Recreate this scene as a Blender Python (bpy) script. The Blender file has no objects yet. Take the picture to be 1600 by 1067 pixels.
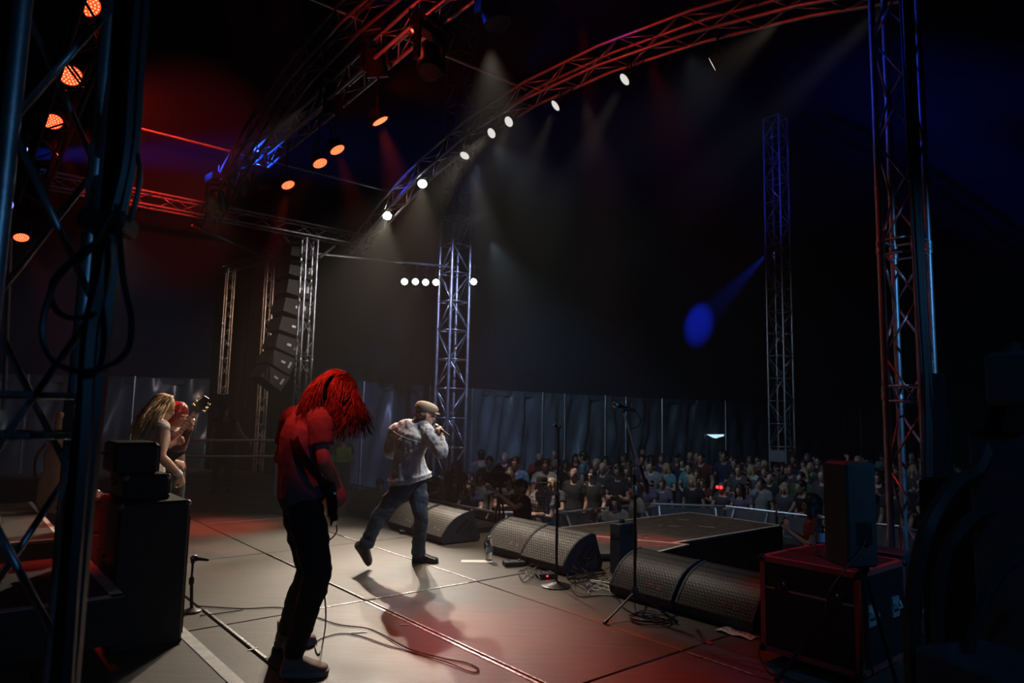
import bpy, bmesh, math, random
from mathutils import Vector, Matrix, Quaternion, noise

# ---------------------------------------------------------------- camera, world, light, exposure
sc = bpy.context.scene
COL = sc.collection
V3 = Vector
F_PX, W_PX, H_PX = 1067.0, 1600.0, 1067.0
EYE = V3((0, 0, 1.55))
PITCH, ROLL = math.radians(6.1), math.radians(1.2)
FW = V3((0, math.cos(PITCH), math.sin(PITCH)))
_u0 = V3((0, -math.sin(PITCH), math.cos(PITCH)))
_r0 = V3((1, 0, 0))
RT = _r0 * math.cos(ROLL) + _u0 * math.sin(ROLL)
UP = -_r0 * math.sin(ROLL) + _u0 * math.cos(ROLL)

cam_d = bpy.data.cameras.new('camera')
cam_d.sensor_width = 36.0
cam_d.lens = 24.0
cam_d.clip_start = 0.05
cam_d.clip_end = 200
cam_d.dof.use_dof = True
cam_d.dof.focus_distance = 7.0
cam_d.dof.aperture_fstop = 2.8
cam = bpy.data.objects.new('camera', cam_d)
COL.objects.link(cam)
_m = Matrix((RT, UP, -FW)).transposed().to_4x4()
_m.translation = EYE
cam.matrix_world = _m
sc.camera = cam

sc.view_settings.view_transform = 'Standard'
sc.view_settings.look = 'None'
sc.view_settings.gamma = 1.0
sc.view_settings.use_curve_mapping = False
sc.view_settings.exposure = 0.0
sc.cycles.max_bounces = 5
sc.cycles.diffuse_bounces = 2
sc.cycles.glossy_bounces = 3
sc.cycles.transmission_bounces = 4
sc.cycles.transparent_max_bounces = 6
sc.cycles.volume_bounces = 0
sc.cycles.sample_clamp_indirect = 3.0
sc.cycles.use_light_tree = True

# stage axes on the ground plan: u runs along the stage front away from the camera, v runs out to the audience
UA = V3((-0.636, 0.7717, 0)); VA = V3((0.7717, 0.636, 0))
def S(u, v, z=0.0): return UA * u + VA * v + V3((0, 0, z))
def ray(px, py): return FW + RT * ((px - 800) / F_PX) - UP * ((py - 533.5) / F_PX)
def onz(px, py, z=0.0):
    d = ray(px, py); return EYE + d * ((z - EYE.z) / d.z)
def onv(px, py, v):
    d = ray(px, py); return EYE + d * (v / d.dot(VA))
def onu(px, py, u):
    d = ray(px, py); return EYE + d * (u / d.dot(UA))
def J(px, py, dep):                      # the point seen at a pixel, dep metres along +Y
    d = ray(px, py); return EYE + d * (dep / d.y)

wd = bpy.data.worlds.new('tent_air'); sc.world = wd; wd.use_nodes = True
nt = wd.node_tree
nt.nodes['Background'].inputs[0].default_value = (0.0, 0.0, 0.0, 1)
nt.nodes['Background'].inputs[1].default_value = 0.0
vs = nt.nodes.new('ShaderNodeVolumeScatter')      # stage haze that fills the tent
vs.inputs['Color'].default_value = (0.95, 0.95, 0.92, 1)
vs.inputs['Density'].default_value = 0.0029
vs.inputs['Anisotropy'].default_value = 0.2
nt.links.new(vs.outputs[0], nt.nodes['World Output'].inputs['Volume'])

def spot(name, loc, target, power, col, angle, blend=0.3, r=0.06):
    d = bpy.data.lights.new(name, 'SPOT')
    d.energy = power; d.color = col; d.spot_size = math.radians(angle); d.spot_blend = blend; d.shadow_soft_size = r
    o = bpy.data.objects.new(name, d); COL.objects.link(o)
    o.location = loc
    o.rotation_euler = (V3(target) - V3(loc)).to_track_quat('-Z', 'Y').to_euler()
    return o

WARM = (1.0, 0.84, 0.66); RED = (1.0, 0.035, 0.02); BLUE = (0.012, 0.06, 1.0); TEAL = (0.12, 0.45, 1.0); COLD = (0.55, 0.75, 1.0)
V_FRONT, V_MID, V_REAR, V_DARK = 6.67, 4.1, 0.7, 3.58
# white lamps under the front arch: pixel of the lens, aim, power, cone
FRONT_LAMPS = [(605, 337, S(7.0, 3.0, .6), 2300, 32), (660, 287, S(6.0, 3.5, .6), 1300, 26), (726, 243, S(8.8, 3.0, 0), 600, 30),
               (768, 208, S(7.4, 1.6, 1.2), 1900, 22), (795, 190, S(6.3, 3.7, 1.2), 560, 20), (868, 165, S(6.2, 3.9, 1.3), 620, 16),
               (976, 124, S(6.1, 3.9, 1.2), 620, 16), (1113, 100, S(5.0, 0.6, 0.5), 0, 20)]
for px, py, tgt, pw, cone in FRONT_LAMPS:
    if pw:
        p = onv(px, py, V_FRONT); d = (tgt - p).normalized()
        spot('front_spot', p + d * 0.10, tgt, pw, WARM, cone, 0.7)
spot('front_spot', S(2.2, 5.9, 5.1), S(6.05, 3.9, 1.2), 700, (.95, .94, 1.0), 17, 1.0)      # added unseen lamp for the jacket of the singer
spot('front_spot', S(3.6, V_FRONT, 5.9), S(8.2, 2.2, .2), 500, WARM, 36, 1.0)  # added unseen lamp for the floor by the guitarists
spot('front_spot', S(5.9, 4.45, 5.7), S(5.7, 4.85, .2), 800, WARM, 60, 1.0)      # added warm spot to brighten the wedge grilles from above
spot('front_spot', S(6.6, V_FRONT, 6.1), S(6.2, 8.3, 0), 260, WARM, 42, 1.0)      # added warm spot to lift the dark thrust top
# white lamps by the king pole
FAR_LAMPS = [(632, 440), (649, 440), (665, 441), (681, 441), (740, 440)]
for i, (px, py) in enumerate(FAR_LAMPS):
    p = J(px, py, 15.1); tgt = S(6.0, 3.6, 1.0)
    if i in (1, 4):
        spot('house_spot', p + (tgt - p).normalized() * 0.14, tgt, 160, (0.8, 0.9, 1.0), 22, 0.6)
# red pars of the rear truss and the middle truss
REAR_PARS = [(137, 8, 0.52), (110, 118, 0.46), (82, 190, 0.40), (33, 371, 0.25)]
for (px, py, k), tgt, pw in zip(REAR_PARS, (S(3.95, 1.8, 1.5), S(6.2, 0.9, 0.5), S(8.3, 1.4, 1.45), S(10.2, 2.4, 0)), (300, 420, 1000, 300)):
    p = onv(px, py, V_REAR)
    spot('red_spot', p + (tgt - p).normalized() * 0.1, tgt, pw, RED, 26, 0.8)
for u, tgt, pw, cone in ((2.6, S(3.98, 1.80, 1.50), 640, 11), (3.3, S(4.05, 1.78, 1.6), 420, 10)):                      # the rear row goes on over the camera
    spot('red_spot', S(u, V_REAR, 4.4), tgt, pw, RED, cone, 0.9)
MID_PARS = [(450, 289), (500, 255), (527, 234), (594, 189), (655, 44)]
for (px, py), tgt, pw in zip(MID_PARS, (S(9.5, 2.9, 0), S(6.5, 0.5, 0.4), S(4.5, 3.5, 0), S(3.6, 3.2, 0), S(3.3, 2.5, 0)), (1300, 260, 700, 1700, 1500)):
    p = onv(px, py, V_MID)
    spot('red_spot', p + (tgt - p).normalized() * 0.1, tgt, pw, (1.0, .085, .025), 20, 1.0)
# red and blue moving heads up in the roof, with added spots among them
spot('red_spot', S(7.4, 3.9, 5.6), S(6.6, 6.7, 6.5), 130, RED, 70, 0.8)
spot('red_spot', S(4.6, 3.9, 5.6), S(4.3, 6.7, 6.4), 60, RED, 70, 0.8)
spot('red_spot', S(5.9, 0.75, 4.0), J(300, 225, 16), 3800, RED, 20, 0.9)
spot('red_spot', S(7.1, 0.75, 4.0), J(250, 345, 16), 2800, RED, 18, 0.9)
spot('red_spot', S(3.0, -0.3, 3.8), S(5.85, 0.80, .45), 700, RED, 9, 0.6)  # added narrow red spot for the side of the guitar cabinet
spot('red_spot', S(5.4, 5.4, 6.2), S(5.7, 6.75, 0), 900, RED, 13, 0.2)  # added red spot, cone cut to the low riser alone
spot('red_spot', S(5.5, 3.0, 6.0), S(2.0, 5.43, 2.0), 130, RED, 24, 0.9)
spot('blue_spot', S(6.5, 3.0, 6.0), S(2.0, 5.43, 4.6), 160, BLUE, 24, 0.9)
spot('red_spot', S(5.2, 6.4, 6.0), S(2.0, 4.2, 0.4), 300, RED, 22, 0.9)
bd = bpy.data.lights.new('blue_beam', 'AREA'); bd.shape = 'DISK'; bd.size = 0.19; bd.spread = math.radians(20); bd.energy = 48; bd.color = BLUE
bo = bpy.data.objects.new('blue_beam', bd); COL.objects.link(bo); bo.location = onv(44, 240, V_REAR) + V3((.02, .012, 0)); bo.rotation_euler = V3((1, .46, .20)).to_track_quat('-Z', 'Y').to_euler()
spot('blue_spot', V3((7.75, 20.4, 6.6)), V3((8.09, 29.36, 5.65)), 24000, BLUE, 10.5, 0.9, 0.05)  # added source by the far king pole, makes the blue roof patch
spot('blue_spot', S(6.0, 5.0, 5.6), S(5.0, 9.0, 11.0), 160, BLUE, 50, 1.0)
spot('violet_fill', S(9.0, 6.6, 5.8), J(705, 530, 15.5), 1000, (0.42, 0.50, 1.0), 52, 0.9)  # added spot that tints the king pole
spot('column_fill', S(9.0, 6.9, 5.0), J(470, 470, 14.0), 460, (1.0, .92, .88), 40, 0.9)  # added white boost for the far column
spot('red_spot', S(7.6, 3.3, 4.9), S(7.2, 4.1, 6.2), 80, RED, 80, 0.9)  # added spot for the red glints on the flown truss
spot('haze_fill', S(11.4, 3.0, 5.0), J(390, 540, 16.0), 420, (1.0, .52, .28), 44, 1.0)  # added orange spot to warm the haze round the speaker tower
spot('wall_fill', S(13.0, 2.0, 4.6), J(150, 665, 20.0), 380, (.7, .8, 1.0), 64, 1.0)  # added cold spot to brighten the side wall of the tent
spot('front_spot', S(9.0, 3.6, 5.8), S(8.2, -.3, .9), 420, WARM, 30, .9)  # added warm spot over the drums, not part of the front row
# cold wash out to the audience, teal wing light beside the camera
spot('audience_spot', S(9.0, 6.9, 6.2), S(9.5, 16.0, 0.0), 450, COLD, 70, 0.9)
spot('audience_spot', S(5.0, 6.9, 6.2), S(6.5, 15.0, 0.0), 150, COLD, 75, 0.9)
spot('audience_spot', S(9.6, 6.9, 5.9), J(850, 765, 12.5), 1300, (1.0, .9, .8), 36, 1.0)  # added neutral spot to brighten the front rows
spot('audience_spot', S(12.5, 9.6, 5.6), J(900, 690, 27), 1500, (0.45, 0.74, 1.0), 50, 0.9)  # added blue spot that lights the tent wall
spot('wing_spot', V3((4.6, 1.2, 3.6)), V3((2.8, 4.9, 1.4)), 230, TEAL, 50, 0.8)
spot('wing_spot', V3((2.2, -0.6, 2.6)), V3((-1.2, 1.9, 1.4)), 42, TEAL, 60, 0.8)
spot('wing_spot', V3((1.0, 0.2, 3.2)), V3((1.6, 1.9, 1.4)), 36, TEAL, 50, 0.8)

# ---------------------------------------------------------------- helpers
random.seed(7)
class MB:
    """collects shapes; build() links them as ONE mesh object"""
    def __init__(s): s.v = []; s.f = []
    def add(s, vs, fs):
        n = len(s.v); s.v += [V3(p) for p in vs]; s.f += [tuple(i + n for i in f) for f in fs]
    def box(s, c, sx, sy, sz, ax=None, ay=None, az=None):
        ax = (ax or V3((1, 0, 0))) * (sx / 2); ay = (ay or V3((0, 1, 0))) * (sy / 2); az = (az or V3((0, 0, 1))) * (sz / 2)
        c = V3(c)
        P = [c + ax * i + ay * j + az * k for k in (-1, 1) for j in (-1, 1) for i in (-1, 1)]
        s.add(P, [(0, 2, 3, 1), (4, 5, 7, 6), (0, 1, 5, 4), (2, 6, 7, 3), (0, 4, 6, 2), (1, 3, 7, 5)])
    def cbox(s, c, sx, sy, sz, b, ax=None, ay=None, az=None):     # box with chamfered vertical and top edges
        ax = ax or V3((1, 0, 0)); ay = ay or V3((0, 1, 0)); az = az or V3((0, 0, 1)); c = V3(c)
        def ring(hx, hy, z, bb):
            return [c + ax * x + ay * y + az * z for x, y in ((-hx + bb, -hy), (hx - bb, -hy), (hx, -hy + bb), (hx, hy - bb), (hx - bb, hy), (-hx + bb, hy), (-hx, hy - bb), (-hx, -hy + bb))]
        hx, hy, hz = sx / 2, sy / 2, sz / 2
        s.loft([ring(hx - b, hy - b, -hz, b * .6), ring(hx, hy, -hz + b, b), ring(hx, hy, hz - b, b), ring(hx - b, hy - b, hz, b * .6)])
    def loft(s, rings, cap=True, close=False):
        n = len(rings[0]); b = len(s.v)
        for r in rings: s.v += [V3(p) for p in r]
        m = len(rings)
        for i in range(m if close else m - 1):
            i2 = (i + 1) % m
            for j in range(n):
                k = (j + 1) % n
                s.f.append((b + i * n + j, b + i * n + k, b + i2 * n + k, b + i2 * n + j))
        if cap and not close:
            s.f.append(tuple(b + j for j in reversed(range(n)))); s.f.append(tuple(b + (m - 1) * n + j for j in range(n)))
    def tube(s, pts, r, n=8, cap=True):
        pts = [V3(p) for p in pts]; rs = r if isinstance(r, (list, tuple)) else [r] * len(pts)
        rings = []; up = None
        for i, p in enumerate(pts):
            t = (pts[min(i + 1, len(pts) - 1)] - pts[max(i - 1, 0)])
            if t.length < 1e-9: t = V3((0, 0, 1))
            t.normalize()
            if up is None: up = t.orthogonal().normalized()
            up = up - t * up.dot(t)
            up = up.normalized() if up.length > 1e-6 else t.orthogonal().normalized()
            w = t.cross(up)
            rings.append([p + (up * math.cos(2 * math.pi * k / n) + w * math.sin(2 * math.pi * k / n)) * rs[i] for k in range(n)])
        s.loft(rings, cap)
    def ell(s, c, rx, ry, rz, ax=None, ay=None, az=None, n=12, m=8):
        ax = ax or V3((1, 0, 0)); ay = ay or V3((0, 1, 0)); az = az or V3((0, 0, 1)); c = V3(c); rings = []
        for i in range(m + 1):
            th = math.pi * (0.02 + 0.96 * i / m); z = -math.cos(th); q = math.sin(th)
            rings.append([c + ax * (rx * q * math.cos(2 * math.pi * k / n)) + ay * (ry * q * math.sin(2 * math.pi * k / n)) + az * (rz * z) for k in range(n)])
        s.loft(rings)
    def lathe(s, c, axis, prof, n=24, cap=True):               # prof: (radius, height along the axis)
        axis = V3(axis).normalized(); a = axis.orthogonal().normalized(); b = axis.cross(a); c = V3(c)
        s.loft([[c + axis * h + (a * math.cos(2 * math.pi * k / n) + b * math.sin(2 * math.pi * k / n)) * r for k in range(n)] for r, h in prof], cap)
    def prism(s, poly, d):                                      # polygon (list of points) extruded by vector d
        d = V3(d); s.loft([poly, [V3(p) + d for p in poly]])
    def mesh(s, name):
        me = bpy.data.meshes.new(name); me.from_pydata([tuple(p) for p in s.v], [], s.f)
        bm = bmesh.new(); bm.from_mesh(me); bmesh.ops.recalc_face_normals(bm, faces=bm.faces); bm.to_mesh(me); bm.free()
        return me
    def build(s, name, mt, parent=None, smooth=False, local=False):
        if parent is not None and not local:
            off = wloc(parent); s.v = [p - off for p in s.v]
        me = s.mesh(name)
        return link(name, me, mt, parent, smooth)

def wloc(o):
    p = V3((0, 0, 0))
    while o is not None: p = p + o.location; o = o.parent
    return p
def link(name, me, mt, parent=None, smooth=False):
    if mt is not None and not me.materials: me.materials.append(mt)
    if smooth:
        for p in me.polygons: p.use_smooth = True
        if smooth != 'all':
            try: me.set_sharp_from_angle(angle=math.radians(42))
            except Exception: pass
    o = bpy.data.objects.new(name, me); COL.objects.link(o)
    if parent is not None: o.parent = parent
    return o
def tag(o, label=None, cat=None, group=None, kind=None):
    if label: o['label'] = label
    if cat: o['category'] = cat
    if group: o['group'] = group
    if kind: o['kind'] = kind
    return o
def thing(name, label, cat, loc=(0, 0, 0), group=None, rz=0.0):
    o = bpy.data.objects.new(name, None); COL.objects.link(o); o.location = loc; o.rotation_euler = (0, 0, rz)
    o.empty_display_size = 0.1
    return tag(o, label, cat, group)
def dup(root, loc, rz, label=None, group=None, mats=None, scale=1.0):
    r = root.copy(); COL.objects.link(r); r.location = loc; r.rotation_euler = (0, 0, rz); r.scale = (scale,) * 3
    if label: r['label'] = label
    if group: r['group'] = group
    def rec(src, dst):
        for ch in list(src.children):
            c = ch.copy(); COL.objects.link(c); c.parent = dst
            base = ch.name.split('.')[0]
            if mats and base in mats and c.material_slots:
                c.material_slots[0].link = 'OBJECT'; c.material_slots[0].material = mats[base]
            rec(ch, c)
    rec(root, r)
    return r
SCRAP = []
TMP = bpy.data.scenes.new('workbench')            # modifiers are evaluated in a small scratch scene, removed at the end
def baked(t):
    TMP.collection.objects.link(t); TMP.view_layers[0].update()
    with bpy.context.temp_override(scene=TMP, view_layer=TMP.view_layers[0]): dg = bpy.context.evaluated_depsgraph_get()
    me = bpy.data.meshes.new_from_object(t.evaluated_get(dg)); bpy.data.objects.remove(t); return me
def remesh(mb, name, mt, parent, voxel, smooth=3, disp=None, local=False):
    """the union of overlapping shapes as one continuous skin"""
    off = V3((0, 0, 0)) if (local or parent is None) else wloc(parent)
    mb.v = [p - off for p in mb.v]
    me = mb.mesh(name); t = bpy.data.objects.new('tmp', me)
    md = t.modifiers.new('r', 'REMESH'); md.mode = 'VOXEL'; md.voxel_size = voxel
    if smooth:
        ms = t.modifiers.new('s', 'SMOOTH'); ms.factor = 0.5; ms.iterations = smooth
    out = baked(t); out.name = name
    SCRAP.append(me)
    if disp:
        nn = [v.normal.copy() for v in out.vertices]; flat = []
        for v, n in zip(out.vertices, nn): flat.extend(v.co + n * disp(v.co + off))
        out.vertices.foreach_set('co', flat); out.update()
    out.materials.clear()
    return link(name, out, mt, parent, 'all')
def spline(pts, n=8):
    pts = [V3(p) for p in pts]; P = [pts[0] * 2 - pts[1]] + pts + [pts[-1] * 2 - pts[-2]]; out = []
    for i in range(1, len(P) - 2):
        a, b, c, d = P[i - 1:i + 3]
        for k in range(n):
            t = k / n
            out.append(0.5 * ((2 * b) + (c - a) * t + (2 * a - 5 * b + 4 * c - d) * t * t + (3 * b - a - 3 * c + d) * t ** 3))
    out.append(pts[-1]); return out

# ---------------------------------------------------------------- materials
def mat(name, col, rough=0.6, metal=0.0, var=0.25, scale=6.0, bump=0.0, bscale=40.0, spec=0.5, stretch=None, rv=0.0):
    m = bpy.data.materials.new(name); m.use_nodes = True; t = m.node_tree; b = t.nodes['Principled BSDF']
    b.inputs['Roughness'].default_value = rough; b.inputs['Metallic'].default_value = metal
    b.inputs['Specular IOR Level'].default_value = spec
    co = t.nodes.new('ShaderNodeTexCoord'); src = co.outputs['Object']
    if stretch:
        mp = t.nodes.new('ShaderNodeMapping'); mp.inputs['Scale'].default_value = stretch; t.links.new(src, mp.inputs[0]); src = mp.outputs[0]
    n = t.nodes.new('ShaderNodeTexNoise'); n.inputs['Scale'].default_value = scale; n.inputs['Detail'].default_value = 5
    t.links.new(src, n.inputs['Vector'])
    r = t.nodes.new('ShaderNodeValToRGB'); e = r.color_ramp.elements
    e[0].position = 0.3; e[1].position = 0.7
    e[0].color = [c * (1 - var) for c in col[:3]] + [1]; e[1].color = [min(1, c * (1 + var)) for c in col[:3]] + [1]
    t.links.new(n.outputs['Fac'], r.inputs[0]); t.links.new(r.outputs[0], b.inputs['Base Color'])
    if rv:
        q = t.nodes.new('ShaderNodeMapRange'); q.inputs['To Min'].default_value = max(0.05, rough - rv); q.inputs['To Max'].default_value = min(1, rough + rv)
        t.links.new(n.outputs['Fac'], q.inputs['Value']); t.links.new(q.outputs[0], b.inputs['Roughness'])
    if bump:
        n2 = t.nodes.new('ShaderNodeTexNoise'); n2.inputs['Scale'].default_value = bscale; n2.inputs['Detail'].default_value = 4
        t.links.new(src, n2.inputs['Vector'])
        bp = t.nodes.new('ShaderNodeBump'); bp.inputs['Strength'].default_value = bump; bp.inputs['Distance'].default_value = 0.01
        t.links.new(n2.outputs['Fac'], bp.inputs['Height']); t.links.new(bp.outputs[0], b.inputs['Normal'])
    return m
def emis(name, col, st):
    m = bpy.data.materials.new(name); m.use_nodes = True; t = m.node_tree; t.nodes.remove(t.nodes['Principled BSDF'])
    e = t.nodes.new('ShaderNodeEmission'); e.inputs[0].default_value = (*col, 1); e.inputs[1].default_value = st
    n = t.nodes.new('ShaderNodeTexNoise'); n.inputs['Scale'].default_value = 30
    t.links.new(e.outputs[0], t.nodes['Material Output'].inputs[0]); return m
M = {}
M['alu'] = mat('aluminium tube', (0.62, 0.63, 0.65), 0.38, 0.9, 0.12, 5, rv=0.1)
M['alu_dull'] = mat('dull aluminium', (0.42, 0.43, 0.45), 0.45, 0.8, 0.15, 5)
M['alu_shaded'] = mat('shade darkened aluminium', (0.13, 0.13, 0.135), 0.5, 0.7, 0.2, 5)  # darker copy of the aluminium, the arch's lack of light put into colour
M['steel'] = mat('painted steel', (0.5, 0.52, 0.55), 0.45, 0.6, 0.15, 4)
M['black'] = mat('black paint', (0.012, 0.012, 0.013), 0.5, 0, 0.3, 6, 0.1, 60)
M['black_gloss'] = mat('black gloss', (0.01, 0.01, 0.011), 0.25, 0, 0.2, 6)
M['black_metal'] = mat('black metal', (0.03, 0.03, 0.032), 0.35, 0.6, 0.2, 8)
M['rubber'] = mat('black rubber', (0.015, 0.015, 0.015), 0.45, 0, 0.2, 10)
M['chrome'] = mat('chrome', (0.8, 0.8, 0.8), 0.15, 1.0, 0.05, 5)
M['brass'] = mat('cymbal bronze', (0.7, 0.5, 0.22), 0.25, 1.0, 0.1, 5)
M['drape'] = mat('black drape', (0.005, 0.005, 0.006), 0.95, 0, 0.3, 3, 0.3, 12, 0.12)
M['pvc'] = mat('dark tent pvc', (0.075, 0.092, 0.12), 0.30, 0, 0.35, 1.5, 0.9, 2.6, 0.8, stretch=(1, 1, 0.55))
M['roof'] = mat('blue black roof pvc', (0.012, 0.016, 0.045), 0.75, 0, 0.2, 0.6, 0.1, 2)
M['grass'] = mat('trodden grass', (0.03, 0.035, 0.02), 0.95, 0, 0.5, 4, 0.6, 20)
M['tape'] = mat('white gaffer tape', (0.55, 0.54, 0.52), 0.6, 0, 0.2, 12)
M['paper'] = mat('white paper', (0.75, 0.73, 0.70), 0.8, 0, 0.06, 6)
M['ink'] = mat('black ink', (0.02, 0.02, 0.02), 0.8)
M['redink'] = mat('red ink', (0.5, 0.03, 0.03), 0.8)
M['tolex'] = mat('black tolex', (0.02, 0.019, 0.018), 0.6, 0, 0.2, 20, 0.3, 220)
M['monitor'] = mat('blue black cabinet paint', (0.022, 0.030, 0.042), 0.5, 0, 0.2, 20, 0.35, 180)
M['case'] = mat('black laminate', (0.006, 0.006, 0.007), 0.6, 0, 0.2, 6)
M['red_deck'] = mat('worn grey riser top', (0.10, 0.09, 0.085), 0.6, 0, 0.4, 5, 0.2, 40)
M['skin'] = mat('skin', (0.50, 0.29, 0.21), 0.5, 0, 0.12, 12, 0.1, 120)
M['denim_light'] = mat('washed grey denim', (0.35, 0.375, 0.42), 0.85, 0, 0.3, 9, 0.9, 18)
M['denim_dark'] = mat('dark blue denim', (0.035, 0.055, 0.085), 0.85, 0, 0.4, 7, 0.5, 40)
M['charcoal'] = mat('charcoal cloth', (0.022, 0.022, 0.024), 0.85, 0, 0.25, 7, 0.4, 36)
M['tee_grey'] = mat('dark grey cotton', (0.13, 0.12, 0.125), 0.9, 0, 0.15, 9, 0.4, 34)
M['cap'] = mat('beige tweed', (0.30, 0.255, 0.205), 0.95, 0, 0.25, 90, 0.4, 200)
M['shoe_tinted'] = mat('canvas tinted by warm light', (0.32, 0.23, 0.21), 0.8, 0, 0.2, 14)  # white canvas with the warm light's pink cast put into its colour
M['sole'] = mat('pale sole rubber', (0.42, 0.37, 0.34), 0.7, 0, 0.15, 14)
M['boot'] = mat('black leather', (0.012, 0.011, 0.011), 0.28, 0, 0.2, 10, 0.2, 50)
M['hair_brown'] = mat('long brown hair', (0.11, 0.045, 0.022), 0.45, 0, 0.4, 30, 0.0, 40)
M['hair_blond'] = mat('wavy blond hair', (0.40, 0.25, 0.12), 0.5, 0, 0.4, 25)
M['hair_dark'] = mat('dark hair', (0.018, 0.013, 0.010), 0.5, 0, 0.4, 25)
M['hair_grey'] = mat('grey hair', (0.13, 0.12, 0.11), 0.6, 0, 0.3, 25)
M['hair_red'] = mat('dyed red hair', (0.30, 0.03, 0.02), 0.5, 0, 0.4, 25)
M['eye'] = mat('dark eye', (0.012, 0.010, 0.010), 0.2)
M['glow_white'] = emis('lit white lens', (1.0, 0.97, 0.92), 14)
M['glow_hot'] = emis('blazing white lens', (1.0, 0.96, 0.88), 60)
M['glow_dim'] = emis('spill lit lens', (1.0, 0.95, 0.90), 0.75)
M['glow_red'] = emis('red led bed', (1.0, 0.05, 0.012), 1.6)
M['glow_orange'] = emis('red led dot', (1.0, 0.26, 0.10), 2.6)
M['glow_blue'] = emis('blue beam lens', (0.25, 0.25, 1.0), 4)
M['glow_far'] = emis('far white lens', (0.93, 1.0, 0.97), 9)
M['glow_led'] = emis('red indicator', (1.0, 0.02, 0.02), 5)
M['glow_day'] = emis('daylight through a gap', (0.55, 0.85, 1.0), 1.1)
M['glow_screen'] = emis('phone screen', (0.8, 0.85, 1.0), 0.5)
def plastic_clear():
    m = bpy.data.materials.new('clear plastic'); m.use_nodes = True; b = m.node_tree.nodes['Principled BSDF']
    b.inputs['Base Color'].default_value = (0.95, 0.97, 1, 1); b.inputs['Roughness'].default_value = 0.05
    b.inputs['Transmission Weight'].default_value = 1.0; b.inputs['IOR'].default_value = 1.3
    return m
M['clear'] = plastic_clear()
def floor_mat():
    m = bpy.data.materials.new('worn stage ply'); m.use_nodes = True; t = m.node_tree; b = t.nodes['Principled BSDF']; L = t.links.new
    g = t.nodes.new('ShaderNodeNewGeometry'); oi = t.nodes.new('ShaderNodeObjectInfo')
    n1 = t.nodes.new('ShaderNodeTexNoise'); n1.inputs['Scale'].default_value = 1.3; n1.inputs['Detail'].default_value = 8; n1.inputs['Roughness'].default_value = 0.65
    mp = t.nodes.new('ShaderNodeMapping'); mp.inputs['Rotation'].default_value = (0, 0, math.radians(50)); mp.inputs['Scale'].default_value = (2.5, 30, 1)
    n2 = t.nodes.new('ShaderNodeTexNoise'); n2.inputs['Scale'].default_value = 1.0; n2.inputs['Detail'].default_value = 6
    n3 = t.nodes.new('ShaderNodeTexNoise'); n3.inputs['Scale'].default_value = 26; n3.inputs['Detail'].default_value = 4
    L(g.outputs['Position'], n1.inputs['Vector']); L(g.outputs['Position'], mp.inputs[0]); L(mp.outputs[0], n2.inputs['Vector']); L(g.outputs['Position'], n3.inputs['Vector'])
    r = t.nodes.new('ShaderNodeValToRGB'); e = r.color_ramp.elements
    e[0].position = 0.25; e[0].color = (0.022, 0.018, 0.014, 1); e[1].position = 0.74; e[1].color = (0.122, 0.100, 0.078, 1)
    a = t.nodes.new('ShaderNodeMath'); a.operation = 'MULTIPLY_ADD'; a.inputs[1].default_value = 0.45
    L(n2.outputs['Fac'], a.inputs[0]); 
    a2 = t.nodes.new('ShaderNodeMath'); a2.operation = 'MULTIPLY'; a2.inputs[1].default_value = 0.6; L(n1.outputs['Fac'], a2.inputs[0]); L(a2.outputs[0], a.inputs[2])
    L(a.outputs[0], r.inputs[0])
    hs = t.nodes.new('ShaderNodeHueSaturation'); mr = t.nodes.new('ShaderNodeMapRange'); mr.inputs['To Min'].default_value = 0.8; mr.inputs['To Max'].default_value = 1.15
    L(oi.outputs['Random'], mr.inputs['Value']); L(mr.outputs[0], hs.inputs['Value']); L(r.outputs[0], hs.inputs['Color']); L(hs.outputs[0], b.inputs['Base Color'])
    q = t.nodes.new('ShaderNodeMapRange'); q.inputs['To Min'].default_value = 0.38; q.inputs['To Max'].default_value = 0.7; L(n1.outputs['Fac'], q.inputs['Value']); L(q.outputs[0], b.inputs['Roughness'])
    bp = t.nodes.new('ShaderNodeBump'); bp.inputs['Strength'].default_value = 0.25; bp.inputs['Distance'].default_value = 0.004
    L(n3.outputs['Fac'], bp.inputs['Height']); L(bp.outputs[0], b.inputs['Normal'])
    return m
M['floor'] = floor_mat()
def grille_mat(name, col):
    m = bpy.data.materials.new(name); m.use_nodes = True; t = m.node_tree; b = t.nodes['Principled BSDF']; L = t.links.new
    co = t.nodes.new('ShaderNodeTexCoord'); vo = t.nodes.new('ShaderNodeTexVoronoi'); vo.inputs['Scale'].default_value = 48; vo.inputs['Randomness'].default_value = 0.15
    L(co.outputs['Object'], vo.inputs['Vector'])
    r = t.nodes.new('ShaderNodeValToRGB'); e = r.color_ramp.elements; e[0].position = 0.30; e[0].color = (*col, 1); e[1].position = 0.5; e[1].color = (col[0] * .25, col[1] * .25, col[2] * .25, 1)
    L(vo.outputs['Distance'], r.inputs[0]); L(r.outputs[0], b.inputs['Base Color']); b.inputs['Roughness'].default_value = 0.45; b.inputs['Metallic'].default_value = 0.25
    bp = t.nodes.new('ShaderNodeBump'); bp.inputs['Strength'].default_value = 0.5; bp.inputs['Distance'].default_value = 0.004; bp.invert = True
    L(vo.outputs['Distance'], bp.inputs['Height']); L(bp.outputs[0], b.inputs['Normal'])
    return m
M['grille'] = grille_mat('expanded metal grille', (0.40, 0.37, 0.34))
M['grille_black_shade'] = grille_mat('black and shaded metal grille', (0.09, 0.087, 0.082))  # black grilles, and wedges whose shade is put into the grille colour
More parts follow.
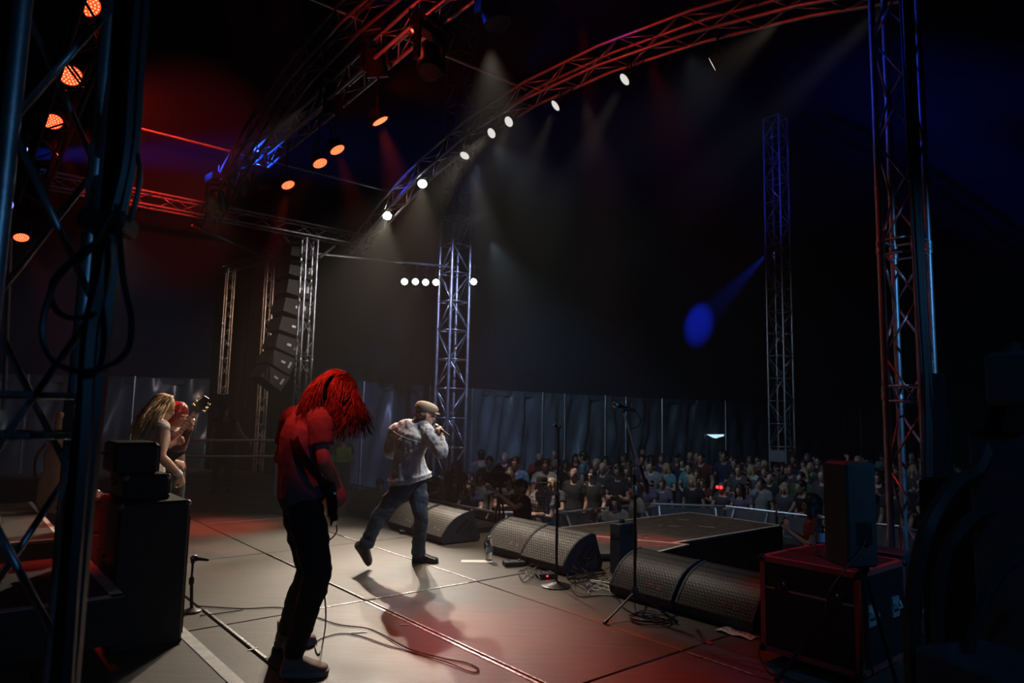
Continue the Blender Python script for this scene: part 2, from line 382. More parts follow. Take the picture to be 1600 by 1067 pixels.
def plaid_mat():
    m = bpy.data.materials.new('plaid shirt cotton'); m.use_nodes = True; t = m.node_tree; b = t.nodes['Principled BSDF']; L = t.links.new
    co = t.nodes.new('ShaderNodeTexCoord')
    ck = t.nodes.new('ShaderNodeTexBrick'); ck.inputs['Scale'].default_value = 9; ck.offset = 0
    ck.inputs['Color1'].default_value = (.5, .42, .38, 1); ck.inputs['Color2'].default_value = (.42, .36, .34, 1); ck.inputs['Mortar'].default_value = (.05, .04, .06, 1); ck.inputs['Mortar Size'].default_value = .045
    ck.inputs['Brick Width'].default_value = .5; ck.inputs['Row Height'].default_value = .5
    mp = t.nodes.new('ShaderNodeMapping'); mp.inputs['Rotation'].default_value = (math.radians(90), 0, 0)
    L(co.outputs['Object'], mp.inputs[0]); L(mp.outputs[0], ck.inputs['Vector']); L(ck.outputs['Color'], b.inputs['Base Color']); b.inputs['Roughness'].default_value = .9
    return m
M['plaid'] = plaid_mat()
CLOTH = {}
def cloth(name, col):
    if name not in CLOTH: CLOTH[name] = mat(name + ' cotton', col, 0.9, 0, 0.15, 9, 0.3, 30)
    return CLOTH[name]
# ---------------------------------------------------------------- the setting
# stage deck: 8 x 4 ft decks in a grid, each its own panel
U0, DU, V0, DV = 2.93, 2.31, 2.81, 1.145
V_EDGE = V0 + DV * 3 + 0.06
fl = thing('floor', None, None, S(6, 2, 0)); fl['kind'] = 'structure'
under = MB(); under.prism([S(-4, -5, -0.16), S(18.5, -5, -0.16), S(18.5, V_EDGE - .02, -0.16), S(-4, V_EDGE - .02, -0.16)], (0, 0, 0.10))
tag(under.build('deck_frame', M['black'], fl), kind='structure')
_pm = {}
for i in range(-3, 7):
    for k in range(-6, 3):
        g = 0.007
        key = (k % 2)
        lo = S(U0 + DU * i, V0 + DV * k, 0) - wloc(fl)
        if 'p' not in _pm:
            m = MB(); zz = 0.0; b = 0.006
            P = lambda e, z: [S(e, e, z), S(DU - e, e, z), S(DU - e, DV - e, z), S(e, DV - e, z)]
            m.loft([P(g, -0.045), P(g, -0.006), P(g + b, 0.0)])
            _pm['p'] = m.mesh('deck_panel')
            _pm['p'].materials.append(M['floor'])
        o = bpy.data.objects.new('deck_panel', _pm['p']); COL.objects.link(o); o.parent = fl
        o.location = lo + V3((0, 0, random.uniform(-0.0025, 0)))
M['scuffed_alu'] = mat('scuffed aluminium edge', (0.55, 0.54, 0.52), 0.35, 0.8, 0.75, 30, 0.3, 60)
def floor_strip(u0, v0, u1, v1, w, mt, name='edge_trim', z=0.0, h=0.003):
    a, b = S(u0, v0, z), S(u1, v1, z); d = (b - a).normalized(); n = V3((-d.y, d.x, 0)) * (w / 2)
    m = MB(); m.prism([a - n, b - n, b + n, a + n], (0, 0, h)); return tag(m.build(name, mt, fl), kind='structure')
floor_strip(2.95, V0 - .02, 5.2, V0 - .02, 0.022, M['scuffed_alu'])
floor_strip(2.95, V0 + .02, 5.2, V0 + .02, 0.012, M['scuffed_alu'])
floor_strip(5.3, V0 + .015, 7.5, V0 + .015, 0.008, M['scuffed_alu'])
floor_strip(U0 + DU, V0 + .1, U0 + DU, V0 + DV - .1, 0.014, M['scuffed_alu'])
floor_strip(U0 + DU + .02, V0 + DV, 8.0, V0 + DV, 0.014, M['scuffed_alu'])
floor_strip(U0 + DU, V0 - DV + .5, U0 + DU, V0 - .02, 0.012, M['scuffed_alu'])
floor_strip(4.4, V0 - DV + .02, 5.7, V0 - DV + .02, 0.018, M['scuffed_alu'])
floor_strip(U0 - .02, V0 + DV + .25, U0 - .02, V0 + DV + .3, 0.05, M['redink'])
floor_strip(U0 - .6, V0 + DV - .01, U0 - .05, V0 + DV - .01, 0.02, M['scuffed_alu'])
# stage front face, apron edge
m = MB(); m.prism([S(-4, V_EDGE, 0.0), S(18.5, V_EDGE, 0.0), S(18.5, V_EDGE + .03, 0.0), S(-4, V_EDGE + .03, 0.0)], (0, 0, -1.2))
tag(m.build('trim_1', M['drape'], None), kind='structure')
# far wing curtain side and back of the deck
gp = MB(); gp.prism([(-60, -40, -1.3), (60, -40, -1.3), (60, 70, -1.3), (-60, 70, -1.3)], (0, 0, 0.1))
tag(gp.build('ground', M['grass']), kind='structure')

# tent side wall: panels laced between poles
WALL = [(-640, 17.5), (-250, 19), (48, 20.5), (213, 20.5), (400, 21), (565, 20.6), (668, 22.5), (735, 24.2), (845, 27), (880, 28), (943, 29.5), (975, 30.3), (1032, 32), (1130, 34), (1230, 37), (1340, 40), (1480, 43), (1640, 45)]
WP = []
for px, dep in WALL:
    q = J(px, 600, dep); WP.append(V3((q.x, q.y, 0)))
WP += [V3((42, 30, 0)), V3((44, 8, 0)), V3((34, -16, 0)), V3((6, -24, 0)), V3((-22, -16, 0)), V3((-30, 4, 0))]
Z_TOP, Z_GND = 2.40, -1.2
def wall_part(nm, idx):
    root = thing(nm, None, None, WP[idx[0]]); root['kind'] = 'structure'
    for i in idx:
        a, b = WP[i], WP[(i + 1) % len(WP)]; d = b - a; L = d.length; d.normalize(); n = V3((-d.y, d.x, 0))
        nx = max(6, min(44, int(L / 0.14))); nz = 14; ph = i * 3.7
        mb = MB(); vv = []
        for iz in range(nz + 1):
            z = Z_GND + (Z_TOP - Z_GND) * iz / nz; tz = iz / nz
            for ix in range(nx + 1):
                s = L * ix / nx; e = min(s, L - s)
                f = (0.11 * math.sin(s * 5.2 + ph + 0.8 * math.sin(z * 1.1 + ph)) + 0.07 * math.sin(s * 11 - z * 2.6 + ph * 2)) * min(1, e / 0.5)
                f += 0.22 * noise.noise(V3((s * 1.1 + ph, z * 0.8, ph))) * min(1, e / .4)
                f += 0.22 * math.sin(math.pi * min(1, s / L)) * (0.5 - abs(tz - .5))
                vv.append(a + d * s - n * f + V3((0, 0, z)))
        fs = [(iz * (nx + 1) + ix, iz * (nx + 1) + ix + 1, (iz + 1) * (nx + 1) + ix + 1, (iz + 1) * (nx + 1) + ix) for iz in range(nz) for ix in range(nx)]
        mb.add(vv, fs); mb.build('tent_panel', M['pvc'], root, 'all')
        mb = MB(); mb.tube([a - n * .12 + V3((0, 0, Z_GND)), a - n * .12 + V3((0, 0, Z_TOP + .05))], 0.032, 8); mb.build('wall_pole', M['alu'], root, True)
        mb = MB(); mb.tube([a + V3((0, 0, Z_TOP)), b + V3((0, 0, Z_TOP))], 0.04, 6); mb.box((a + b) / 2 + V3((0, 0, Z_TOP - .09)), L, .03, .16, d, n); mb.build('eave_rail', M['pvc'], root)
    return root
wall_part('wall_left', list(range(0, 5)))
wb = wall_part('wall_back', list(range(5, 14)))
wall_part('wall_right', list(range(14, len(WP) - 3)))
wall_part('wall_rear', list(range(len(WP) - 3, len(WP))))
# daylight through a torn lacing
a = J(1118, 681, 32.9); m = MB()
m.prism([a + V3((-.42, 0, .06)), a + V3((.42, 0, .08)), a + V3((.40, 0, -.0)), a + V3((.18, 0, -.06)), a + V3((.02, 0, -.12)), a + V3((-.14, 0, -.08))], (0, .03, 0))
m.build('lacing_gap', M['glow_day'], wb)
# tent roof: eave to crown
cen = V3((3.5, 13.5, 0)); rings = []
dense = []
for i, p in enumerate(WP):
    q = WP[(i + 1) % len(WP)]
    for k in range(4): dense.append(p.lerp(q, k / 4))
for k in range(13):
    t = k / 13
    rings.append([p.lerp(cen, t) + V3((0, 0, Z_TOP + 9.6 * (1 - (1 - t) ** 1.9))) for p in dense])
m = MB(); m.loft(rings, cap=False); m.f.append(tuple(range(12 * len(dense), 13 * len(dense))))
rf = m.build('ceiling', M['roof'], None, 'all'); tag(rf, kind='structure')

# ---------------------------------------------------------------- trusses
_rod = {}
def rod_mesh(r, mt):
    k = (r, mt.name)
    if k not in _rod:
        m = MB(); m.tube([(0, 0, 0), (0, 0, 1)], r, 8); me = m.mesh('brace'); me.materials.append(mt)
        for p in me.polygons: p.use_smooth = len(p.vertices) == 4
        _rod[k] = me
    return _rod[k]
def rod(a, b, r, mt, parent, name='brace'):
    o = bpy.data.objects.new(name, rod_mesh(r, mt)); COL.objects.link(o); o.parent = parent
    d = V3(b) - V3(a); o.location = V3(a) - wloc(parent); o.rotation_mode = 'QUATERNION'
    o.rotation_quaternion = d.to_track_quat('Z', 'Y'); o.scale = (1, 1, d.length); return o
def truss(name, label, path, A, h, bay, cr, br, mt, single=True, rungs=False, group=None, B=None, joints=(), zig0=0, cat='truss', faces=(0, 1, 2, 3)):
    path = [V3(p) for p in path]; root = thing(name, label, cat, path[0], group)
    fr = []; root['kind'] = 'thing'
    for i, p in enumerate(path):
        t = (path[min(i + 1, len(path) - 1)] - path[max(i - 1, 0)]).normalized()
        a = (V3(A) - t * V3(A).dot(t)).normalized(); fr.append((a, t.cross(a).normalized()))
    cs = [(1, 1), (-1, 1), (-1, -1), (1, -1)]
    ch = [[p + f[0] * h * s0 + f[1] * h * s1 for p, f in zip(path, fr)] for s0, s1 in cs]
    for c in ch:
        m = MB(); m.tube(c, cr, 10); m.build('chord', mt, root, True)
    ln = [0.0]
    for i in range(1, len(path)): ln.append(ln[-1] + (path[i] - path[i - 1]).length)
    def at(c, s):
        for i in range(1, len(ln)):
            if s <= ln[i] + 1e-9:
                return c[i - 1].lerp(c[i], (s - ln[i - 1]) / max(1e-9, ln[i] - ln[i - 1]))
        return c[-1]
    n = max(1, round(ln[-1] / bay)); st = [ln[-1] * i / n for i in range(n + 1)]
    seg = []
    for q in faces:
        c0, c1 = ch[q], ch[(q + 1) % 4]
        for i in range(n):
            if (i + q + zig0) % 2: c_a, c_b = c0, c1
            else: c_a, c_b = c1, c0
            seg.append((at(c_a, st[i]), at(c_b, st[i + 1])))
        for i in range(n + 1):
            if rungs or i in (0, n): seg.append((at(c0, st[i]), at(c1, st[i])))
        for s in joints:
            for e in (-.055, .055): seg.append((at(c0, s + e), at(c1, s + e)))
    if single and len(seg) <= 296:
        for a, b in seg: rod(a, b, br, mt, root)
    else:
        m = MB()
        for a, b in seg: m.tube([a, b], br, 6, False)
        tag(m.build('bracing', mt, root, True), kind='stuff')
    for s in joints:
        for c in ch:
            m = MB(); d = (at(c, s + .06) - at(c, s - .06)).normalized(); m.lathe(at(c, s) - d * .05, d, [(cr * 1.0, 0), (cr * 1.25, .004), (cr * 1.25, .04), (cr * 1.1, .05), (cr * 1.25, .06), (cr * 1.25, .096), (cr, .10)], 12); m.build('coupler', mt, root, True)
    return root
ARCH = lambda u: 6.56 - (0.0442 if u > 7.75 else .028) * (u - 7.75) ** 2
def arch_path(v, us): return [S(u, v, ARCH(u)) for u in us]
US = [13.55, 12.2, 10.8, 9.3, 7.75, 6.2, 4.7, 3.3, 1.95]
M['truss_near'] = mat('scratched truss tube', (0.50, 0.51, 0.53), 0.42, 0.85, 0.2, 9, 0.1, 60)
truss('truss_tower', 'out of focus lattice tower hung with looped black cables beside the bass stack', [S(2.42, .145, -.1) + V3((.062, 0, 0)), S(2.42, .145, 5.2) + V3((.062, 0, 0))], UA, .12, .47, .025, .010, M['truss_near'], joints=(1.62,), zig0=1)
tr = truss('truss_tower', 'lattice tower with red and blue glints standing behind the flight case', [S(2.0, 5.43, 0), S(2.0, 5.43, 5.3)], UA, .12, .40, .025, .009, M['truss_near'], joints=(1.76, 2.85))
truss('truss_tower', 'silver lattice column carrying the far end of the roof arch before the hanging speakers', [S(13.5, 5.6, 0), S(13.5, 5.6, 5.1)], UA, .12, .42, .025, .010, M['alu'], joints=(2.6,))
truss('truss_beam', 'horizontal side truss joining the far column to the drum side', [S(13.5, .9, 5.28), S(13.5, 6.9, 5.28)], UA, .12, .42, .025, .010, M['alu_dull'], joints=(2.6,))
truss('roof_arch', 'arched front roof truss washed red with a row of white lamps under it', arch_path(V_FRONT, US), VA, .14, .50, .025, .010, M['alu_dull'])
truss('roof_arch', 'unlit dark roof arch crossing above the guitarists', arch_path(V_DARK, US), VA, .14, .50, .025, .010, M['alu_shaded'])
truss('lighting_truss', 'flown truss of red lamps hanging between the two roof arches', [S(12.3, V_MID, 6.12), S(9.8, V_MID, 6.2), S(7.0, V_MID, 6.33), S(3.4, V_MID, 6.3)], VA, .13, .48, .025, .010, M['alu_dull'])
truss('lighting_truss', 'low rear truss holding the big red lamps above the drums', [S(11.0, V_REAR - .05, 4.35), S(2.7, V_REAR - .05, 4.75)], VA, .12, .48, .025, .010, M['black_metal'])
def pole_base(px, dep): q = J(px, 640, dep); return V3((q.x, q.y, Z_GND))
K1 = pole_base(704, 15.5); K2 = pole_base(1221, 20.0)
truss('king_pole', 'blue lit lattice king pole rising behind the singer', [K1, V3((K1.x, K1.y, 12.0))], UA, .25, .66, .040, .019, M['alu'], rungs=True)
truss('king_pole', 'dim lattice king pole standing deep among the crowd', [K2, V3((K2.x, K2.y, 10.7))], UA, .25, .66, .034, .016, M['alu'], rungs=True)
m = MB(); m.cbox(K2 + V3((0, 0, 1.72)), .54, .54, .34, .02, UA, VA); tag(m.build('junction_box', M['steel']), 'grey junction box strapped inside the dim king pole', 'box')
def bar(name, label, a, b, r=.024, mt='alu_dull', cat='bar', group=None):
    m = MB(); m.tube([a, b], r, 8); o = m.build(name, M[mt], None, True); return tag(o, label, cat, group)
bar('purlin', 'thin purlin tube running between the roof arches above the far column', S(12, 2.0, 6.0), S(12, 6.7, 6.0))
bar('purlin', 'ridge purlin tube crossing behind the top of the king pole', S(7.9, 1.5, 6.69), S(7.9, 6.7, 6.69))
far_top = S(13.5, 5.75, 4.82)
bar('tie_bar', 'long tie bar from the far column to the king pole above five lamps', far_top, V3((K1.x, K1.y, 4.9)), .03, 'alu')
bar('brace_tube', 'slanted brace tube between side truss and hanging speaker tower', onu(300, 352, 13.6), J(402, 396, 16.6), .028, 'alu_dull')
bar('brace_tube', 'short knee brace under the far corner of the side truss', J(500, 402, 14.0), J(523, 384, 14.4), .026, 'alu')
bar('light_tube', 'upright silver tube at the picture edge behind the drums', J(6, 640, 9.5), J(16, 372, 9.5), .03, 'alu')
for i, p in enumerate([(452, 368), (470, 398)]): pass
bar('brace_tube', 'slim strut slanting from side truss to speaker tower top', J(444, 369, 14.6), J(466, 400, 15.4), .028, 'alu_dull')

# ---------------------------------------------------------------- lamps
def frame_of(d):
    d = V3(d).normalized(); a = d.orthogonal().normalized() if abs(d.z) > .95 else d.cross(V3((0, 0, 1))).normalized(); return d, a, a.cross(d).normalized()
def led_par(p, tgt, r, label, group, lens='glow_red', dots=True, hang=0.35, body='black_metal'):
    d, a, b = frame_of(V3(tgt) - p); L = r * 1.5
    root = thing('par_lamp', label, 'lamp', p, group)
    m = MB(); m.lathe(p - d * L, d, [(r * .55, 0), (r * .8, L * .12), (r * .92, L * .5), (r * 1.06, L * .85), (r * 1.08, L * 1.02), (r * .98, L * 1.02), (r * .96, L * .93)], 24, True); m.build('body', M[body], root, True)
    m = MB(); m.lathe(p - d * (L * .05), d, [(r * .97, 0), (r * .97, L * .06)], 24); m.build('lens', M[lens], root)
    if dots:
        m = MB()
        for ring, cnt in ((0, 1), (.27, 6), (.54, 12), (.80, 18)):
            for k in range(cnt):
                t = 2 * math.pi * k / cnt; c = p + (a * math.cos(t) + b * math.sin(t)) * (r * ring) + d * L * .012
                m.lathe(c, d, [(r * .095, 0), (r * .06, r * .06)], 6)
        tag(m.build('led_dots', M['glow_orange'], root), kind='stuff')
    pv = p - d * L * .55; m = MB()
    top = pv + V3((0, 0, r * 1.7))
    m.tube([pv + a * r * 1.05, pv + a * r * 1.2, top + a * r * 1.1, top - a * r * 1.1, pv - a * r * 1.2, pv - a * r * 1.05], .012, 6); m.build('yoke', M['black_metal'], root)
    m = MB(); m.tube([top, top + V3((0, 0, hang))], .014, 6); m.lathe(top + V3((0, 0, hang)) - VA * .03, VA, [(.045, 0), (.045, .06)], 10); m.build('clamp', M['black_metal'], root)
    return root
nth = ['first', 'second', 'third', 'fourth', 'fifth', 'sixth', 'seventh', 'eighth']
for i, (px, py, tgt, pw, cone) in enumerate(FRONT_LAMPS):
    p = onv(px, py, V_FRONT)
    lens = 'glow_hot' if i == 0 else 'glow_white' if i == 1 else 'glow_dim'
    lab = ['blazing white lamp under the front arch, closest to the far column', 'bright white lamp with half dark reflector, second along the front arch', 'round white lamp under the front arch beside the king pole',
           'lower of two paired white lamps under the front arch', 'upper of two paired white lamps under the front arch', 'lone tilted white lamp under the arch past the paired ones',
           'tilted narrow white lamp high under the front arch', 'lamp seen edge on at the high end of the front arch'][i]
    ori = tgt if i < 3 else p + V3([(-.6, -.5, -.6), (-.6, -.5, -.6), (-.7, -.12, -.65), (-.7, -.1, -.65), (-.8, .40, -.42)][i - 3])
    r = led_par(p, ori, .088, lab, 'white lamps under the front arch', lens, False, .18)
    d, a, b = frame_of(V3(ori) - p)
    m = MB(); s = (RT * .75 + UP * .66); s = (s - d * s.dot(d) * .6).normalized()
    m.box(p + s * .22 - d * .02, .30, .012, .10, s, s.cross(d).normalized(), d); m.build('barn_door', M['black_metal'], r)
for i, (px, py) in enumerate(FAR_LAMPS):
    p = J(px, py, 15.1)
    led_par(p, S(6, 3, 1), .075, ['first small white lamp of the row hung before the king pole', 'second small white lamp of the row hung before the king pole', 'third small white lamp of the row hung before the king pole', 'small white lamp touching the king pole edge, end of the row', 'single small white lamp on the outer side of the king pole'][i], 'small white lamps by the king pole', 'glow_far', False, .2)
for i, (px, py, k) in enumerate(REAR_PARS):
    p = onv(px, py, V_REAR); aim = [V3((.75, -.62, -1.15)), V3((.62, -.72, -1.0)), V3((.55, -.5, -1.0)), V3((.4, -.35, -1.0))][i]
    led_par(p, p + aim, .108, ['big glowing red lamp cut by the top edge above the lattice tower', 'large glowing red lamp with orange dots seen through the lattice tower', 'glowing red lamp below the large dotted one above the blue beam', 'small glowing red lamp low beside the lattice tower, under the blue lens'][i], 'red lamps on the rear truss', hang=.4)
mp_aim = [V3((.55, -.2, -1)), V3((.55, -.2, -1)), V3((.6, -.08, -1)), V3((.6, .18, -1)), V3((.2, -.12, -1))]
for i, (px, py) in enumerate(MID_PARS):
    p = onv(px, py, V_MID)
    led_par(p, p + mp_aim[i], .115, ['lowest glowing red lamp of the flown truss above the side truss', 'middle red lamp of three glowing under the flown truss', 'upper red lamp of three glowing under the flown truss', 'red lamp seen almost edge on high under the flown truss', 'thin red lamp edge at the top of the flown truss'][i], 'red lamps on the flown truss', hang=.45)
def moving_head(p, tgt, label, r=.12, lens='glow_red', group='moving heads in the roof', k=1.0):
    d, a, b = frame_of(V3(tgt) - p); root = thing('moving_head', label, 'lamp', p, group)
    m = MB(); m.lathe(p - d * r * 2.6, d, [(r * .5, 0), (r * .85, r * .3), (r * .95, r * 1.4), (r, r * 2.4), (r, r * 2.65), (r * .86, r * 2.6), (r * .84, r * 2.35)], 20); m.build('head', M['black_metal'], root, True)
    m = MB(); m.lathe(p - d * r * .1, d, [(r * .84, 0), (r * .84, r * .08)], 20); m.build('lens', M[lens], root)
    c = p - d * r * 1.2; m = MB()
    for s in (-1, 1): m.box(c + a * s * r * 1.25 + V3((0, 0, r * .8)), r * .25, r * .7, r * 2.6, a, a.cross(V3((0, 0, 1))))
    m.box(c + V3((0, 0, r * 2.2)), r * 2.8, r * .9, r * .4, a, a.cross(V3((0, 0, 1)))); m.build('yoke', M['black'], root)
    m = MB(); m.cbox(c + V3((0, 0, r * 2.9)), r * 2.6, r * 2.2, r * 1.0, r * .12, a, a.cross(V3((0, 0, 1)))); m.tube([c + V3((0, 0, r * 3.3)), c + V3((0, 0, r * 4.4))], .02, 6); m.build('base', M['black'], root)
    return root
M['lens_off'] = mat('unlit lens', (.05, .05, .06), .1)
p = onv(44, 240, V_REAR); moving_head(p, p + V3((1, .46, .20)), 'moving head throwing a solid blue beam above the side truss', .115, 'glow_blue')
p = onv(17, 320, V_REAR); moving_head(p, p + V3((3, .1, -.3)), 'moving head with a thin blue lens under the blue beam', .09, 'glow_blue')
for px, py, v, tg, lab in ((670, 112, V_MID, (.05, -.3, -1), 'large unlit moving head hanging in red light beside the king pole top'), (776, 38, V_MID, (.3, -.1, -1), 'unlit red washed moving head near the top edge past the king pole'),
                            (590, 120, V_MID, (.1, .4, -1), 'black moving head hanging under the flown truss over the red lamps'), (520, 175, V_MID, (-.1, .4, -1), 'dark moving head on the flown truss above the three red lamps'),
                            (382, 305, V_MID + .3, (.1, .3, -1), 'dark moving head hung over the middle of the side truss'), (340, 330, V_MID - .6, (.0, .3, -1), 'dark hanging lamp before the side truss near the dim arch')):
    p = onv(px, py, v); moving_head(p, p + V3(tg), lab, .15, 'lens_off')

p = V3((7.75, 20.3, 6.6)); led_par(p, V3((8.09, 29.36, 5.65)), .10, 'small blue spotlight clamped high on the dim king pole', None, 'glow_blue', False, .1)  # lamp body added to go with the roof patch spot
# ---------------------------------------------------------------- far loudspeaker tower and hanging array
pa = [J(350, 440, 16.6), J(409, 400, 17.2)]
for q, ub, lab in ((J(349, 600, 16.6), 5.0, 'outer post of the loudspeaker tower beyond the handrail'), (J(411, 600, 17.2), 5.3, 'inner post of the loudspeaker tower behind the hanging boxes')):
    truss('speaker_tower', lab, [V3((q.x, q.y, -.3 if ub > 5.1 else 1.9)), V3((q.x, q.y, ub))], UA, .085, .33, .022, .009, M['alu'])
b0, b1 = J(349, 440, 16.6), J(406, 402, 17.2)
truss('truss_beam', 'top beam of the loudspeaker tower', [V3((b0.x, b0.y, 4.95)), V3((b1.x, b1.y, 5.35))], V3((0, 0, 1)), .085, .33, .022, .009, M['alu_dull'])
b2 = J(470, 365, 16.0)
truss('truss_beam', 'cantilever beam of the loudspeaker tower over the hanging boxes', [V3((b1.x, b1.y, 5.35)), b2], V3((0, 0, 1)), .085, .33, .022, .009, M['alu_dull'])
dr = MB()
a, b = J(325, 640, 17.6), J(472, 640, 17.6); n = 40; vv = []
for iz in range(2):
    for i in range(n + 1):
        t = i / n; q = a.lerp(b, t); vv.append(V3((q.x, q.y + .08 * math.sin(t * 60), -1.2 if iz == 0 else 5.0)))
dr.add(vv, [(i, i + 1, n + 2 + i, n + 1 + i) for i in range(n)])
o = dr.build('curtain', M['drape'], None, 'all'); tag(o, 'tall black curtain hung inside the loudspeaker tower', 'curtain')
la_px = [(462, 395, 0), (459, 425, 2), (456, 456, 4), (452, 487, 6), (447, 515, 9), (441, 541, 13), (433, 565, 18), (423, 588, 25), (440, 606, 32)]
la = [(464, 396, 2), (461, 425, 4), (458, 454, 6), (453, 483, 9), (447, 512, 12), (440, 540, 17), (431, 566, 23), (420, 590, 30)]
m = None
for i, (px, py, tilt) in enumerate(la):
    c = J(px, py, 15.3); root = thing('speaker_box', ['topmost', 'second', 'third', 'fourth', 'fifth', 'sixth', 'seventh', 'lowest'][i] + ' box of the curved loudspeaker array hanging behind the far column', 'speaker', c, 'hanging loudspeaker array')
    t = math.radians(tilt); ax = UA; ay = VA * math.cos(t) - V3((0, 0, math.sin(t))); az = VA * math.sin(t) + V3((0, 0, math.cos(t)))
    m = MB(); pr = [c + ay * y + az * z for y, z in ((.28, -.19), (.28, .19), (-.28, .15), (-.28, -.15))]; m.loft([[q - ax * .38 for q in pr], [q + ax * .38 for q in pr]]); m.build('cabinet', M['grey_box'] if 'grey_box' in M else M.setdefault('grey_box', mat('dark grey speaker paint', (.012, .0115, .011), .6, 0, .2, 10)), root)
    m = MB()
    for s in (-1,):
        m.box(c - ax * .385 + ay * .02, .02, .10, .05, ax, ay, az); m.box(c - ax * .385 + ay * .18, .02, .05, .14, ax, ay, az)
    m.build('handle', M['alu_dull'], root)
    m = MB(); m.box(c + ay * .285, .70, .012, .32, ax, ay, az); m.build('grille', M['grille_black_shade'], root)
# ---------------------------------------------------------------- thrust, risers, rails
def deck(name, label, poly, z, h, top, side, rim=None, rw=.05, cat='platform', rim_sides=None):
    c = sum(poly, V3((0, 0, 0))) / len(poly); root = thing(name, label, cat, V3((c.x, c.y, z - h)))
    up = V3((0, 0, 1)); m = MB(); m.prism([p + up * (z - h) for p in poly], (0, 0, h - .02)); m.build('skirt', side, root)
    m = MB(); m.prism([p + up * (z - .02) for p in poly], (0, 0, .02)); m.build('top', top, root)
    if rim:
        n = len(poly)
        for i in (rim_sides if rim_sides is not None else range(n)):
            a, b = poly[i], poly[(i + 1) % n]; d = (b - a).normalized(); q = V3((-d.y, d.x, 0))
            if (c - a).dot(q) < 0: q = -q
            m = MB(); m.prism([a + up * z, b + up * z, b + q * rw + up * z, a + q * rw + up * z], (0, 0, .004)); m.build('edge_tape', rim, root)
    return root
t0, t1, t2, t3 = onz(1036, 845), onz(1223, 821), onz(1077, 800), onz(856, 821)
ud = V3((UA.x, UA.y, 0)); 
base = S(5.62, V_EDGE + .05)
t3 = S(7.05, V_EDGE + .05); t0b = S(5.40, V_EDGE + .05)
deck('thrust_platform', 'black thrust platform with pale taped edges reaching into the crowd', [t0b, t1, t2, t3], 0.0, 1.15, mat('black deck top', (.10, .083, .07), .7, 0, .5, 9, .2, 50), M['drape'], M['tape'], .05, rim_sides=(0, 1, 2))
r1, r2, r3 = onz(925, 842, .04), onz(1077, 856, .04), onz(1034, 866, .04)
deck('low_riser', 'low riser glowing red between the floor monitors and the thrust', [r1, r2, r3 + V3((-.1, -.15, 0)), onz(905, 872, .04)], .04, .05, M['red_deck'], M['black'], M['tape'], .035, rim_sides=(0, 1))
for px, py, l in ((1052, 822, .16), (1032, 821, .05), (1104, 823, .22), (1068, 812, .14), (1010, 840, .04)):
    q = onz(px, py, .005); m = MB(); m.box(q, l, .03, .004, (UA - VA * .4).normalized(), VA); tag(m.build('tape_scrap', M['tape'], fl), kind='structure')
# drum riser and near side deck
deck('drum_riser', 'drum riser with a red lit front edge behind the lattice tower', [S(7.0, -1.5), S(7.0, .88), S(9.8, .88), S(9.8, -1.5)], .42, .42, mat('brown riser top', (.09, .07, .06), .7, 0, .3, 4), M['black'], M['tape'], .04, rim_sides=(0, 1))
deck('side_riser', 'dark riser with taped corner beside the tall bass cabinet', [onz(190, 1005, .25), onz(128, 925, .25), onz(128, 925, .25) - VA * 1.4, onz(190, 1005, .25) - VA * 1.4], .25, .25, mat('dark riser top', (.035, .03, .028), .7, 0, .3, 4), M['black'], M['tape'], .065, rim_sides=(0, 3))
floor_strip(5.65, 1.40, 4.05, 1.41, .075, M['tape'], 'floor_tape')
q = onz(745, 877); m = MB(); m.box(q, .33, .12, .004, V3((1, 0.05, 0)).normalized(), V3((-.05, 1, 0)).normalized()); tag(m.build('set_list', M['paper'], None), 'white paper set list taped to the floor beside the water bottle', 'paper')
for px, py, l, rz in ((560, 988, .12, 0.2), (447, 1009, .09, .9), (632, 976, .06, .1), (395, 1014, .07, .9)):
    q = onz(px, py, .003); m = MB(); m.box(q, l, .016, .003, V3((math.cos(rz), math.sin(rz), 0)), V3((-math.sin(rz), math.cos(rz), 0))); tag(m.build('tape_scrap', M['tape'], fl), kind='structure')
rail = thing('handrail', 'side stage handrail of two silver tubes behind the guitarists', 'railing', S(12.1, .2, 0))
a0, a1 = onu(255, 688, 12.4), onu(436, 688, 12.4); b0, b1 = onu(255, 713, 12.4), onu(436, 713, 12.4)
for a, b in ((a0, a1), (b0, b1)):
    m = MB(); m.tube([a, b], .024, 8); m.build('rail', M['alu'], rail, True)
for q in (a0, a1 - (a1 - a0) * .012):
    m = MB(); m.tube([V3((q.x, q.y, 0)), q + V3((0, 0, .12))], .024, 8); m.build('post', M['alu_dull'], rail, True)
q = onu(436, 700, 12.4); bar('brace_tube', 'upright scaffold tube at the handrail end', V3((q.x + .1, q.y + .1, 0)), V3((q.x + .1, q.y + .1, 1.5)), .024, 'alu_dull')

